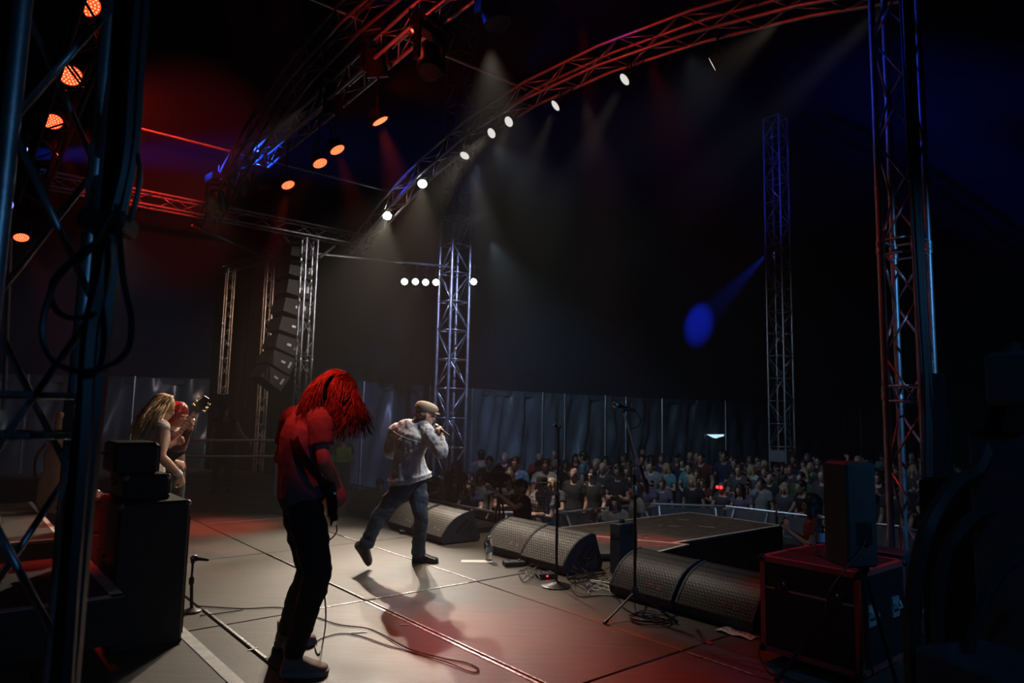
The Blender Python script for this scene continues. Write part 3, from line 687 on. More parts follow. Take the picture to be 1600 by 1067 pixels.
# ---------------------------------------------------------------- floor monitors
def font(txt, size, name, mt, parent, o, ax, ay, ext=.0012):
    c = bpy.data.curves.new(name, 'FONT'); c.body = txt; c.size = size; c.extrude = ext; c.align_x = 'LEFT'
    me = baked(bpy.data.objects.new('tmp', c))
    az = ax.cross(ay); me.name = name
    off = wloc(parent)
    for v in me.vertices: v.co = V3(o) + ax * v.co.x + ay * v.co.y + az * v.co.z - off
    me.materials.clear(); return link(name, me, mt, parent)
def monitor(u, v, w, label, rot=0.0, gr='grille', sideflag=True, logo='redlogo'):
    o = S(u, v, 0); c, s = math.cos(rot), math.sin(rot)
    ux = UA * c + VA * s; vx = VA * c - UA * s            # ux along the width, vx to the back (audience)
    P = lambda x, y, z: o + ux * x + vx * y + V3((0, 0, z))
    root = thing('floor_monitor', label, 'monitor', o, 'wedge monitors along the stage front')
    arc = []
    for i in range(9):
        t = i / 8; y = .03 + .40 * t; z = .085 + .275 * t + .052 * math.sin(math.pi * t) ; arc.append((y - .035 * math.sin(math.pi * t), z))
    prof = [(.05, .012)] + arc + [(.47, .355), (.575, .06), (.56, .012)]
    m = MB(); m.loft([[P(.012, y, z) for y, z in prof], [P(w - .012, y, z) for y, z in prof]]); m.build('cabinet', M['monitor'], root)
    m = MB(); n = len(arc)
    vs = []
    nw = 14
    for i, (y, z) in enumerate(arc):
        for k in range(nw + 1): vs.append(P(.022 + (w - .044) * k / nw, y - .009, z + .007))
    for i, (y, z) in enumerate(arc):
        for k in range(nw + 1): vs.append(P(.022 + (w - .044) * k / nw, y + .002, z - .002))
    q = nw + 1; N = q * n
    fs = [(i * q + k, i * q + k + 1, (i + 1) * q + k + 1, (i + 1) * q + k) for i in range(n - 1) for k in range(nw)]
    fs += [(i * q, (i + 1) * q, N + (i + 1) * q, N + i * q) for i in range(n - 1)] + [(i * q + nw, (i + 1) * q + nw, N + (i + 1) * q + nw, N + i * q + nw) for i in range(n - 1)]
    m.add(vs, fs); m.build('grille', M[gr], root, True)
    for x in (0.0, w - .02):
        m = MB(); m.loft([[P(x, y - .012 if y < .45 else y, z + (.012 if y < .45 else 0)) for y, z in prof], [P(x + .02, y - .012 if y < .45 else y, z + (.012 if y < .45 else 0)) for y, z in prof]])
        sp = m.build('side_panel', M['monitor'], root)
        xe = x - .002 if x == 0 else x + .020
        for (ya, za, yb, zb) in ((.22, .13, .38, .27), (.30, .10, .46, .24), (.40, .11, .48, .19)):
            mm = MB(); d = (V3((0, yb - ya, zb - za))).normalized(); nn = V3((0, -d.z, d.y)) * .02
            pts = [(ya - nn.y, za - nn.z), (yb - nn.y, zb - nn.z), (yb + nn.y, zb + nn.z), (ya + nn.y, za + nn.z)]
            mm.prism([P(xe, y, z) for y, z in pts], ux * .002); mm.build('handle_slot', M['black'], sp)
    for x in (.06, w - .06):
        m = MB(); m.box(P(x, .1, .006), .06, .05, .012, ux, vx); m.box(P(x, .5, .006), .06, .05, .012, ux, vx); m.build('foot', M['rubber'], root)
    # maker's mark on the grille's low corner (seen from the performers' side the width runs from far to near)
    i0 = 1; y, z = arc[i0]; y2, z2 = arc[i0 + 1]; g = V3((0, y2 - y, z2 - z)).normalized(); ay = vx * g.y + V3((0, 0, g.z)); ax = -ux; nz = ax.cross(ay)
    base = P(w * .42 if logo == 'redlogo' else w * .38, y - .009, z + .007) + nz * .003
    lm = M.setdefault('logo_red', mat('red grey print', (.32, .09, .09), .6)) if logo == 'redlogo' else M.setdefault('logo_pale', mat('pale print', (.45, .42, .4), .6))
    font('d&b', .030, 'logo', lm, root, base + ay * .017, ax, ay); font('audiotechnik', .018, 'logo', lm, root, base, ax, ay)
    mm = MB(); bx = base + ax * .125 + ay * .012
    for dx, dy, sx, sy in ((0, .014, .028, .006), (0, -.014, .028, .006), (-.013, 0, .006, .034), (.013, 0, .006, .034), (0, 0, .02, .005)): mm.box(bx + ax * dx + ay * dy, sx, sy, .002, ax, ay, nz)
    mm.build('emblem', lm, root)
    return root
mA = onz(586, 806); 
monitor(9.05, 4.82, .66, 'lone floor monitor in shadow beyond the long haired player', -.05, 'grille_black_shade')
monitor(7.60, 4.66, .66, 'farther wedge of the pair seen between the legs of the singer', .04, logo='pale')
monitor(6.86, 4.62, .70, 'pale grilled wedge with handle slots standing just beyond the front foot of the singer', .04, logo='pale')
monitor(5.62, 4.80, .66, 'bright grilled wedge beside the water bottle, farther of its pair', 0, logo='pale')
monitor(4.92, 4.74, .66, 'bright grilled wedge behind the round based microphone stand', 0, logo='pale')
monitor(3.52, 4.58, .66, 'dark wedge behind the tripod microphone stand', 0, 'grille_black_shade')
monitor(2.80, 4.58, .68, 'dark wedge beside the flight case and the paper sign', 0, 'grille_black_shade')
m = MB(); m.prism([S(7.28, 5.45, 0), S(7.28, 6.25, 0), S(7.52, 6.25, 0), S(7.52, 5.45, 0)], (0, 0, .07)); tag(m.build('cable_ramp', M['black'], None), 'black cable ramp crossing the floor between two wedge pairs', 'ramp')
# tall narrow effects box
bx = onz(961, 899); fxr = thing('effects_box', 'tall narrow black effects box between wedge pairs', 'box', bx)
m = MB(); m.cbox(bx + UA * .0 + VA * .1 + V3((0, 0, .255)), .14, .21, .49, .008, UA, VA); m.build('body', M['monitor'], fxr)
m = MB(); m.lathe(bx + VA * .1 + V3((0, 0, .50)), (0, 0, 1), [(.03, 0), (.03, .02), (.02, .035)], 12); m.build('nozzle', M['black_metal'], fxr)
m = MB(); m.box(bx + VA * .14 - UA * .072 + V3((0, 0, .41)), .004, .06, .05, UA, VA); m.build('panel', M['black'], fxr)
m = MB(); m.box(bx - VA * .006 + V3((0, 0, .38)), .10, .004, .04, UA, VA); m.build('plate', M['case'], fxr)
# small blue machine on the far side
q = onz(1173, 905, -.3); bm_ = thing('blue_device', 'small blue lit device with a carry handle behind the dark wedges', 'device', S(3.45, 6.05, 0))
q = S(3.45, 6.05, 0); 
m = MB(); m.cbox(q + V3((0, 0, .11)), .17, .13, .20, .02, UA, VA); m.build('body', mat('blue plastic', (.04, .12, .35), .4), bm_)
m = MB(); m.tube([q + UA * .07 + V3((0, 0, .2)), q + UA * .07 + V3((0, 0, .29)), q + V3((0, 0, .31)), q - UA * .07 + V3((0, 0, .29)), q - UA * .07 + V3((0, 0, .2))], .012, 6); m.build('handle', M['steel'], bm_)
m = MB(); m.box(q - VA * .067 + V3((0, 0, .13)), .11, .004, .05, UA, VA); m.build('panel', M['steel'], bm_)

# ---------------------------------------------------------------- microphone stands
def mic(root_p, d, parent=None, label=None, name='microphone', ln=.17):
    d = V3(d).normalized(); root = thing(name, label, 'microphone', root_p)
    m = MB(); m.lathe(root_p, d, [(.009, 0), (.011, ln * .3), (.013, ln * .75), (.021, ln * .95), (.021, ln)], 14); m.build('body', M['black_metal'], root, True)
    m = MB(); m.lathe(root_p + d * ln, d, [(.022, 0), (.0255, .006), (.0255, .016), (.024, .03), (.016, .044), (.004, .05)], 14); m.build('head', M['alu_dull'], root, True)
    return root
p = onz(869, 916); ms = thing('microphone_stand', 'empty microphone stand on a round base before the bright wedges', 'stand', p)
m = MB(); m.lathe(p, (0, 0, 1), [(.135, 0), (.138, .008), (.12, .016), (.05, .028), (.02, .05), (.014, .06)], 32); m.build('base', M['black_metal'], ms, True)
top = J(873, 672, p.y); 
m = MB(); m.tube([p + V3((0, 0, .04)), p + V3((0, 0, .8))], .0135, 10); m.tube([p + V3((0, 0, .8)), top], .0085, 8); m.build('pole', M['black_metal'], ms, True)
m = MB(); m.lathe(p + V3((0, 0, .77)), (0, 0, 1), [(.016, 0), (.022, .01), (.022, .06), (.013, .075)], 12); m.build('clutch', M['black'], ms, True)
m = MB(); m.tube([top, top + V3((-.02, -.01, .03))], .011, 8); m.tube([top + V3((-.02, -.01, .03)), top + V3((-.045, -.02, .05))], [.014, .017], 8); m.tube([top, top + V3((.02, .01, .045))], .007, 6); m.build('clip', M['black_metal'], ms)
p = onz(993, 962); ms2 = thing('microphone_stand', 'tripod boom stand holding a tilted microphone before the dark wedge', 'stand', p)
hub = J(992, 925, p.y); topp = J(992, 738, p.y)
m = MB(); m.tube([hub - V3((0, 0, .06)), V3((hub.x, hub.y, .95))], .0125, 10); m.tube([V3((hub.x, hub.y, .95)), topp], .009, 8); m.build('pole', M['black_metal'], ms2, True)
m = MB(); m.lathe(hub - V3((0, 0, .05)), (0, 0, 1), [(.018, 0), (.03, .01), (.03, .07), (.018, .09)], 12); m.build('hub', M['black'], ms2, True)
for fx, fy in ((945, 973), (1058, 972), (1012, 938)):
    q = onz(fx, fy, .012); m = MB(); m.tube([hub, q], .009, 8); lg = m.build('leg', M['black_metal'], ms2, True)
    m = MB(); m.tube([q + (hub - q) * .08, q - (hub - q) * .015], .015, 8); m.build('foot', M['rubber'], lg, True)
m = MB(); m.lathe(V3((hub.x, hub.y, .93)), (0, 0, 1), [(.015, 0), (.021, .01), (.021, .07), (.012, .08)], 12); m.lathe(topp - V3((0, 0, .02)), (0, 0, 1), [(.012, 0), (.018, .01), (.018, .05), (.008, .06)], 12); m.build('clutch', M['alu_dull'], ms2, True)
be, bt = J(1009, 757, p.y + .06), J(975, 645, p.y - .12)
m = MB(); m.tube([be, bt], .0075, 8); m.build('boom', M['alu_dull'], ms2, True)
m = MB(); m.tube([be, be.lerp(bt, .28)], .0125, 8); m.build('boom_grip', M['black_metal'], ms2, True)
m = MB(); m.tube([bt, bt + V3((0, 0, .02))], .012, 8); m.tube([J(973, 640, p.y - .12), J(984, 638, p.y - .10)], .016, 10); m.build('clip', M['black'], ms2, True)
m1, m0 = J(958, 631.5, p.y - .14), J(988, 640, p.y - .09)
dm = (m1 - m0).normalized(); mic(m1 - dm * .2, dm, None, 'microphone tilted on the boom stand before the tent wall', ln=.16)
def cable(name, label, pts, r=.004, mt='rubber', n=8, group=None, cat='cable'):
    m = MB(); m.tube(spline(pts, n), r, 6); return tag(m.build(name, M[mt], None, True), label, cat, group)
cable('microphone_cable', 'thin cable looping down from the tilted microphone', [m0, J(996, 646, p.y - .05), J(1001, 656, p.y), J(997, 666, p.y), J(985, 672, p.y), J(984, 690, p.y - .02), J(991, 720, p.y - .02), J(990, 760, p.y - .03), J(995, 850, p.y - .03), J(990, 925, p.y - .05), onz(1000, 968, .006), onz(1030, 962, .006)], .0035)
# short stand by the bass cabinet
p = onz(299, 956); ss = thing('microphone_stand', 'short microphone stand beside the bass cabinet', 'stand', p)
m = MB(); m.lathe(p, (0, 0, 1), [(.07, 0), (.07, .012), (.02, .03)], 20); m.build('base', M['black_metal'], ss, True)
hp = J(301, 880, p.y); m = MB(); m.tube([p, V3((hp.x, hp.y, .24))], .013, 8); m.tube([V3((hp.x, hp.y, .22)), hp], .009, 8); m.lathe(V3((hp.x, hp.y, .2)), (0, 0, 1), [(.014, 0), (.02, .01), (.02, .05), (.012, .06)], 10); m.build('pole', M['black_metal'], ss, True)
m = MB(); m.tube([hp, hp + V3((0, 0, .03))], .016, 8); m.build('clip', M['black'], ss, True)
a, b = J(325, 875, p.y - .03), J(292, 871, p.y + .04); d = (b - a).normalized()
mm = mic(a, d, None, 'microphone aimed sideways at the bass cabinet', ln=.12)

# ---------------------------------------------------------------- bass stack
def amp_box(name, label, o, du, dv, h, mt='tolex', grille=True, corners=True, cat='amplifier', knobs=0):
    root = thing(name, label, cat, o); P = lambda x, y, z: o + UA * x + VA * y + V3((0, 0, z))
    m = MB(); m.cbox(P(du / 2, dv / 2, h / 2), du, dv, h, .018, UA, VA); m.build('cabinet', M[mt], root)
    if grille:
        m = MB(); m.box(P(du / 2, dv + .004, h * .47), du - .06, .012, h * .82 if not knobs else h * .5, UA, VA); m.build('grille_cloth', M['grille_black_shade'], root)
    if corners:
        for x in (.016, du - .016):
            for y in (.016, dv - .016):
                for z in (.02, h - .02):
                    m = MB(); m.ell(P(x, y, z), .021, .021, .021, UA, VA, n=8, m=6); m.build('corner', M['alu_dull' if z > .1 else 'black_metal'], root, True)
    m = MB(); m.tube([P(du * .35, -.01, h * .62), P(du * .35, -.03, h * .62), P(du * .65, -.03, h * .62), P(du * .65, -.01, h * .62)], .012, 6); m.build('handle', M['black_metal'], root)
    for k in range(knobs):
        m = MB(); m.lathe(P(du * (.15 + .7 * k / max(1, knobs - 1)), dv, h * .84), VA, [(.014, 0), (.012, .02)], 10); m.build('knob', M['alu_dull'], root)
    return root
cb = S(5.0, .91, 0)
amp_box('bass_cabinet', 'tall black bass cabinet standing on the stage floor', cb, .66, .43, .93)
amp_box('bass_amplifier', 'flat bass amplifier lying on the tall cabinet', cb + UA * .12 + VA * .04 + V3((0, 0, .93)), .50, .28, .17, knobs=6)
amp_box('amplifier_case', 'square black amplifier case stacked above the flat amplifier', cb + UA * .16 + VA * -.02 + V3((0, 0, 1.10)), .42, .27, .21, corners=False)
gb = S(5.85, .74, 0); amp_box('guitar_cabinet', 'red lit guitar cabinet half hidden behind the bass cabinet', gb, .6, .36, .62)
amp_box('guitar_amplifier', 'red lit amplifier head on the half hidden guitar cabinet', gb + V3((0, 0, .62)), .58, .28, .26, knobs=6)
# gig bag shape behind the drums
gq = J(86, 780, 7.4); gq = V3((gq.x, gq.y, .42)); gg = thing('gig_bag', 'brown upright gig bag with a narrow neck behind the drums', 'bag', gq)
m = MB(); rr = []
for z, w in ((0, .15), (.1, .2), (.3, .19), (.45, .14), (.6, .16), (.72, .10), (.80, .062), (1.02, .055), (1.05, .04)): rr.append([gq + V3((math.cos(2 * math.pi * k / 16) * w, math.sin(2 * math.pi * k / 16) * .08, z)) for k in range(16)])
m.loft(rr); m.build('bag', mat('brown padded cloth', (.22, .14, .10), .8, 0, .2, 8), gg, True)
m = MB(); m.tube(spline([gq + V3((-.14, -.02, .72)), gq + V3((-.22, -.04, .55)), gq + V3((-.2, -.04, .3))], 6), .014, 6); m.build('strap', M['black'], gg, True)

# ---------------------------------------------------------------- drum kit on the riser
def drum(name, label, c, axis, r, h, shell):
    root = thing(name, label, 'drum', c); ax = V3(axis).normalized()
    m = MB(); m.lathe(c - ax * h / 2, ax, [(r, 0), (r, h)], 28, False); m.build('shell', shell, root, True)
    for s in (-1, 1):
        m = MB(); m.lathe(c + ax * s * h / 2, ax * s, [(r * .98, 0), (r * .97, .006)], 28); m.build('drumhead', M['paper'], root)
        m = MB(); m.lathe(c + ax * (s * h / 2 - .012), ax, [(r * 1.0, 0), (r * 1.03, 0), (r * 1.03, .028), (r, .028)], 28, False); m.build('hoop', M['chrome'], root, True)
    return root
M['shell'] = mat('dark red drum shell', (.09, .02, .02), .25)
zr = .42
kd = S(8.25, -.25, zr)
drum('bass_drum', 'bass drum lying on the drum riser', kd + V3((0, 0, .30)), VA, .28, .42, M['shell'])
drum('rack_tom', 'small tom above the bass drum', kd + UA * .18 + V3((0, 0, .78)), V3((0, 0, 1)) + VA * -.3, .14, .22, M['shell'])
drum('rack_tom', 'larger tom above the bass drum', kd - UA * .2 + V3((0, 0, .78)), V3((0, 0, 1)) + VA * -.3, .16, .24, M['shell'])
drum('floor_tom', 'floor tom standing on the riser edge', S(7.6, -.35, zr + .36), (0, 0, 1), .2, .38, M['shell'])
drum('snare_drum', 'shallow snare drum behind the bass drum', S(8.65, -.62, zr + .58), (0, 0, 1), .17, .14, M['chrome'])
for u, v, h, r, lab, tl in ((7.55, .05, 1.35, .24, 'tall crash cymbal at the riser corner', .3), (8.8, .1, 1.3, .22, 'crash cymbal at the far side of the drums', -.2), (9.1, -.55, .95, .17, 'pair of hi hat cymbals beside the snare drum', .05), (7.9, .35, .75, .15, 'low splash cymbal before the floor tom', .4)):
    c = S(u, v, zr + h); root = thing('cymbal', lab, 'cymbal', S(u, v, zr)); axs = (V3((0, 0, 1)) + UA * tl * .5 + VA * tl * .5).normalized()
    m = MB(); m.lathe(c, axs, [(r, 0), (r * .6, .012), (r * .22, .02), (r * .15, .045), (.01, .05)], 28); m.build('plate', M['brass'], root, True)
    m = MB(); m.tube([S(u, v, zr + .2), c + V3((0, 0, .06))], .012, 8); m.build('stand', M['chrome'], root, True)
    for k in range(3):
        t = k * 2.1 + u; m = MB(); m.tube([S(u, v, zr + .38), S(u, v, zr) + V3((math.cos(t) * .28, math.sin(t) * .28, .01))], .009, 6); m.build('leg', M['chrome'], root, True)

# ---------------------------------------------------------------- bottles
def bottle(label, p, h=.23):
    root = thing('water_bottle', label, 'bottle', p); r = h * .15
    m = MB(); pr = [(r * .7, 0), (r, .006)]
    for i in range(6): z = .02 + i * h * .1; pr += [(r, z), (r * .94, z + h * .03)]
    pr += [(r, h * .68), (r * .9, h * .75), (r * .45, h * .9), (r * .42, h * .95)]
    m.lathe(p, (0, 0, 1), pr, 20); m.build('bottle', M['clear'], root, True)
    m = MB(); m.lathe(p + V3((0, 0, h * .95)), (0, 0, 1), [(r * .47, 0), (r * .47, h * .06)], 14); m.build('cap', mat('bottle cap', (.5, .5, .55), .5), root, True)
    m = MB(); m.lathe(p + V3((0, 0, h * .36)), (0, 0, 1), [(r * 1.02, 0), (r * 1.02, h * .22)], 20, False); m.build('wrapper', mat('bottle wrapper', (.35, .42, .5), .5), root, True)
bottle('clear water bottle standing on the floor beside the bright wedge', onz(764, 876), .25)

# ---------------------------------------------------------------- flight case corner of the stage
fo = S(1.88, 4.23, 0); fcw, fcd, fch = .62, .64, .66
fc = thing('flight_case', 'black flight case with metal edges catching red light', 'flight case', fo)
P = lambda x, y, z: fo + UA * x + VA * y + V3((0, 0, z))
m = MB(); m.cbox(P(fcw / 2, fcd / 2, .07 + (fch - .07) / 2), fcw, fcd, fch - .07, .006, UA, VA); m.build('body', M['case'], fc)
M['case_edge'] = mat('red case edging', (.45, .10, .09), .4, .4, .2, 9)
def edge(a, b, w=.034):
    m = MB(); d = (b - a).normalized(); s = d.orthogonal().normalized(); m.box((a + b) / 2, (b - a).length, w, w, d, *( (UA, V3((0, 0, 1))) if abs(d.dot(VA)) > .9 else (VA, V3((0, 0, 1))) if abs(d.dot(UA)) > .9 else (UA, VA))); m.build('edge_strip', M['case_edge'], fc)
z0, z1 = .085, fch - .012
for z in (z0, z1):
    for y in (.008, fcd - .008): edge(P(0, y, z), P(fcw, y, z))
    for x in (.008, fcw - .008): edge(P(x, 0, z), P(x, fcd, z))
for x in (.008, fcw - .008):
    for y in (.008, fcd - .008): edge(P(x, y, z0), P(x, y, z1))
for x in (0, fcw):
    for y in (0, fcd):
        for z in (z0, z1):
            m = MB(); m.ell(P(x, y, z), .026, .026, .026, UA, VA, n=8, m=6); m.build('corner', M['black_metal'], fc, True)
for x in (.1, fcw - .1):
    for y in (.1, fcd - .1):
        m = MB(); m.lathe(P(x - .015, y, .036), UA, [(.036, 0), (.036, .03)], 16); m.box(P(x, y, .065), .06, .07, .012, UA, VA); m.build('caster', M['rubber'], fc, True)
for x in (.14, fcw - .14):
    m = MB(); m.box(P(x, -.008, .50), .09, .014, .10, UA, VA); m.lathe(P(x, -.012, .50), -VA, [(.03, 0), (.024, .012), (.008, .014)], 12); m.build('latch', M['black_metal'], fc)
    m = MB(); m.box(P(-.008, x, .40), .014, .10, .12, UA, VA); m.tube([P(-.02, x - .04, .43), P(-.04, x - .03, .40), P(-.04, x + .03, .40), P(-.02, x + .04, .43)], .007, 6); m.build('handle', M['steel'], fc)
m = MB(); m.box(P(fcw / 2, -.004, .47), fcw - .06, .008, .012, UA, VA); m.build('lid_seam', M['alu_dull'], fc)
bottle('ribbed water bottle standing on the flight case', onz(1283, 868, fch + .002), .26)
hw = J(1375, 880, 4.75); hz = P(-.05, fcd + .28, 0)
c2 = thing('flight_case', 'pale blue lit case behind the black flight case', 'flight case', S(1.86, 4.98, 0)); m = MB(); m.cbox(S(2.16, 5.1, .34), .5, .22, .68, .01, UA, VA); m.build('body', M['bluegrey'] if 'bluegrey' in M else M.setdefault('bluegrey', mat('blue grey enamel', (.035, .05, .065), .4, .3, .2, 9)), c2)
m = MB(); m.box(S(1.9, 5.1, .45), .012, .12, .03, UA, VA); m.build('handle', M['black_metal'], c2)
# speaker on a tripod stand
sp_y = 3.98; sb = J(1330, 1000, sp_y); sx = V3((sb.x, sb.y, 0))
stt = thing('speaker_stand', 'black tripod stand straddling the corner of the flight case', 'stand', sx)
apex = J(1349, 886, sp_y)
m = MB(); m.tube([V3((apex.x, apex.y, .22)), V3((apex.x, apex.y, .80))], .018, 10); m.build('pole', M['black_metal'], stt, True)
m = MB(); m.lathe(V3((apex.x, apex.y, apex.z - .03)), (0, 0, 1), [(.024, 0), (.032, .01), (.032, .06), (.02, .07)], 12); m.build('collar', M['black'], stt, True)
for q in (onz(1213, 1064, .012), J(1400, 1000, sp_y + .2), onz(1345, 1090, .012)):
    q = V3((q.x, q.y, .012)); m = MB(); m.tube([apex, q], .012, 8); lg = m.build('leg', M['black_metal'], stt, True)
    m = MB(); m.tube([q + (apex - q) * .05, q], .018, 8); m.build('rubber_foot', M['rubber'], lg, True)
s0 = J(1331, 878, sp_y); spk = thing('loudspeaker', 'black loudspeaker standing on the tripod above the flight case', 'speaker', V3((apex.x, apex.y, apex.z - .02 + .05)))
cc = J(1329, 801, sp_y); hsp = .575
m = MB(); m.cbox(cc, .20, .19, hsp, .012, V3((1, .25, 0)).normalized(), V3((-.25, 1, 0)).normalized()); m.build('cabinet', M['tolex'], spk)
m = MB(); m.box(cc + V3((-.25, 1, 0)).normalized() * .1, .18, .012, hsp - .04, V3((1, .25, 0)).normalized(), V3((-.25, 1, 0)).normalized()); m.build('grille', M['grille_black_shade'], spk)
m = MB(); m.box(cc + V3((1, .25, 0)).normalized() * .104 - V3((-.25, 1, 0)) * .02, .012, .03, hsp - .02, V3((1, .25, 0)).normalized(), V3((-.25, 1, 0)).normalized()); m.build('edge_strip', M['steel'], spk)
m = MB(); m.box(cc + V3((.02, -.1, -.1)), .09, .01, .12); m.build('rear_panel', M['black_metal'], spk)
m = MB(); m.tube([cc - V3((-.06, 0, hsp / 2)), V3((apex.x, apex.y, apex.z + .0))], .018, 8); m.build('socket', M['black'], spk)
cable('power_cable', 'cable hanging from the loudspeaker down to the case', [cc + V3((.03, -.11, -.12)), J(1345, 860, 3.86), J(1320, 890, 3.85), J(1296, 925, 3.84), J(1290, 960, 3.86)], .005)
# sign on the floor
sgp = [onz(1116, 984, .006), onz(1139, 980, .006), onz(1190, 993, .006), onz(1174, 1000, .006)]
pa_, pb_ = onz(1117, 985, .005), onz(1173, 1000, .005); sax = (pb_ - pa_).normalized(); say = V3((-sax.y, sax.x, 0)); sl = (pb_ - pa_).length
sg = thing('paper_sign', 'white paper sign with black and red lettering on the floor', 'sign', pa_)
nn = 10; m = MB(); vs = []; wv = lambda t: .012 * math.sin(t * 6.0 + .4) ** 2
for k in range(nn + 1):
    t = k / nn; vs += [pa_ + sax * sl * t + V3((0, 0, wv(t))), pa_ + sax * sl * t + say * .21 + V3((0, 0, wv(t) + .004))]
m.add(vs, [(2 * k, 2 * k + 2, 2 * k + 3, 2 * k + 1) for k in range(nn)]); m.build('sheet', M['paper'], sg)
font('PYRO', .085, 'lettering', M['ink'], sg, pa_ + sax * sl * .30 + say * .115 + V3((0, 0, .019)), sax, say)
font('IN OPERATION', .052, 'lettering', M['redink'], sg, pa_ + sax * sl * .10 + say * .035 + V3((0, 0, .019)), sax, say)

# ---------------------------------------------------------------- cables on the floor
z = .006
cable('instrument_cable', 'long thin guitar cable looping over the floor at the feet of the long haired player', [J(521, 806, 4.35), J(526, 830, 4.36), J(512, 846, 4.3), J(503, 850, 4.25)] + [J(504, 900, 4.15), J(509, 960, 4.1), onz(505, 1000, z), onz(498, 1022, z), onz(493, 1010, z), onz(500, 998, z), onz(530, 990, z), onz(560, 993, z), onz(605, 1008, z), onz(650, 1020, z), onz(700, 1035, z + .004), onz(738, 1050, z), onz(748, 1046, z), onz(730, 1036, z), onz(690, 1028, z), onz(640, 1014, z + .006), onz(595, 990, z), onz(570, 981, z), onz(530, 976, z), onz(500, 966, z), onz(470, 955, z), onz(430, 949, z), onz(380, 951, z), onz(310, 947, z)], .0045, n=10)
def coil(label, px, py, r0, n, sq=.55, seed=1, rr=.0045, mt='rubber', cat='cable', group=None):
    rng = random.Random(seed); c = onz(px, py, .006); pts = []
    for k in range(int(n * 8)):
        t = k / 8 * 2 * math.pi; r = r0 * (1 + .12 * math.sin(k * .7 + seed)) ; pts.append(c + V3((math.cos(t) * r + rng.uniform(-.01, .01), math.sin(t) * r * (.8) + rng.uniform(-.01, .01), .001 + .004 * (k % 5) + k * .0006)))
    return cable('coiled_cable', label, pts, rr, mt, 4, group, cat)
coil('neat coil of black cable beside the tripod stand', 1015, 970, .15, 5, seed=3)
def messy(label, pxs, seed, n=26, rr=.004, mt='rubber', hmax=.1):
    rng = random.Random(seed); x0, y0, x1, y1 = pxs; pts = []
    for k in range(n):
        q = onz(rng.uniform(x0, x1), rng.uniform(y0, y1), .006); q.z = .006 + abs(rng.gauss(0, .35)) * hmax; pts.append(q)
    return cable('tangled_cable', label, pts, rr, mt, 6)
messy('tangle of cables piled against the side of the bright wedge', (876, 872, 930, 905), 4, 30, .004, hmax=.2)
messy('second tangle of thin cables behind the round based stand', (885, 900, 955, 925), 9, 24)
messy('cable loops on the floor before the bright wedge', (810, 890, 845, 912), 5, 14)
messy('pale cable ends strewn by the corner of the dark wedge', (915, 905, 972, 930), 12, 20, .003, 'steel')
cable('loose_cable', 'cable running along the floor under the tripod stand legs', [onz(890, 915, z), onz(905, 932, z), onz(945, 930, z), onz(965, 935, z), onz(975, 950, z), onz(1000, 962, z), onz(1040, 968, z), onz(1062, 960, z), onz(1100, 968, z)], .005)
cable('loose_cable', 'pale cable curling beside the bottom of the flight case', [onz(1190, 1000, z), onz(1186, 1020, z), onz(1196, 1040, z), onz(1205, 1052, z), onz(1230, 1058, z)], .005)
cable('loose_cable', 'cable along the floor behind the bass cabinet microphone', [onz(312, 962, z), onz(345, 958, z), onz(380, 953, z)], .004)
def gadget(name, label, px, py, sx, sy, sz, mt='black', led=False, rz=.3, cat='pedal'):
    q = onz(px, py, 0); root = thing(name, label, cat, q); ax = V3((math.cos(rz), math.sin(rz), 0)); ay = V3((-math.sin(rz), math.cos(rz), 0))
    m = MB(); m.cbox(q + V3((0, 0, sz / 2)), sx, sy, sz, .006, ax, ay); m.build('body', M[mt], root)
    m = MB(); m.lathe(q + ax * sx * .25 + V3((0, 0, sz)), (0, 0, 1), [(.012, 0), (.012, .012)], 10); m.lathe(q - ax * sx * .2 + ay * sy * .2 + V3((0, 0, sz)), (0, 0, 1), [(.009, 0), (.008, .014)], 10); m.build('knob', M['alu_dull'], root)
    if led: m = MB(); m.box(q - ay * sy * .5 + V3((0, 0, sz * .6)), .02, .006, .012, ax, ay); m.build('indicator', M['glow_led'], root)
    return root
gadget('stage_box', 'black stage box with plugs before the bright wedge pair', 803, 884, .22, .12, .05, 'black')
gadget('effects_pedal', 'green black pedal with a red light beside the round based stand', 852, 903, .17, .11, .05, 'black', True)
gadget('stage_box', 'small black box on the floor before the wedge near the singer', 636, 833, .20, .10, .04, 'black')
gadget('stage_box', 'small dark connector box on the floor past the trailing leg of the singer', 612, 808, .26, .14, .05, 'black_metal')
# looped cables on the lattice tower and on the far tower
def tower_cable(label, pts, r=.012): return cable('tower_cable', label, pts, r, 'rubber', 8, 'black cables strapped to the lattice towers')
D = 1.72
tower_cable('thick black cable strapped along the chord of the out of focus tower', [J(214, -10, D), J(205, 120, D), J(196, 250, D), J(176, 340, D), J(160, 430, D), J(140, 520, D), J(128, 700, D), J(112, 900, D), J(100, 1080, D)], .02)
tower_cable('wide black cable loom running down between the out of focus chords', [J(200, -10, D + .05), J(192, 150, D + .05), J(178, 330, D + .05), J(150, 560, D + .05), J(128, 760, D + .05), J(100, 1080, D + .05)], .034)
tower_cable('second black cable hanging beside the out of focus chord', [J(228, -10, D), J(220, 100, D), J(212, 220, D), J(200, 290, D), J(186, 350, D), J(168, 400, D), J(150, 470, D), J(130, 560, D)], .012)
tower_cable('cable loop hanging from the out of focus lattice tower', [J(178, 330, D - .05), J(140, 390, D - .05), J(88, 440, D - .05), J(66, 510, D - .05), J(80, 560, D - .05), J(120, 580, D - .05), J(165, 574, D - .05), J(198, 548, D - .05), J(205, 500, D - .05), J(193, 440, D - .05), J(186, 370, D - .05), J(182, 320, D - .05)], .0075)
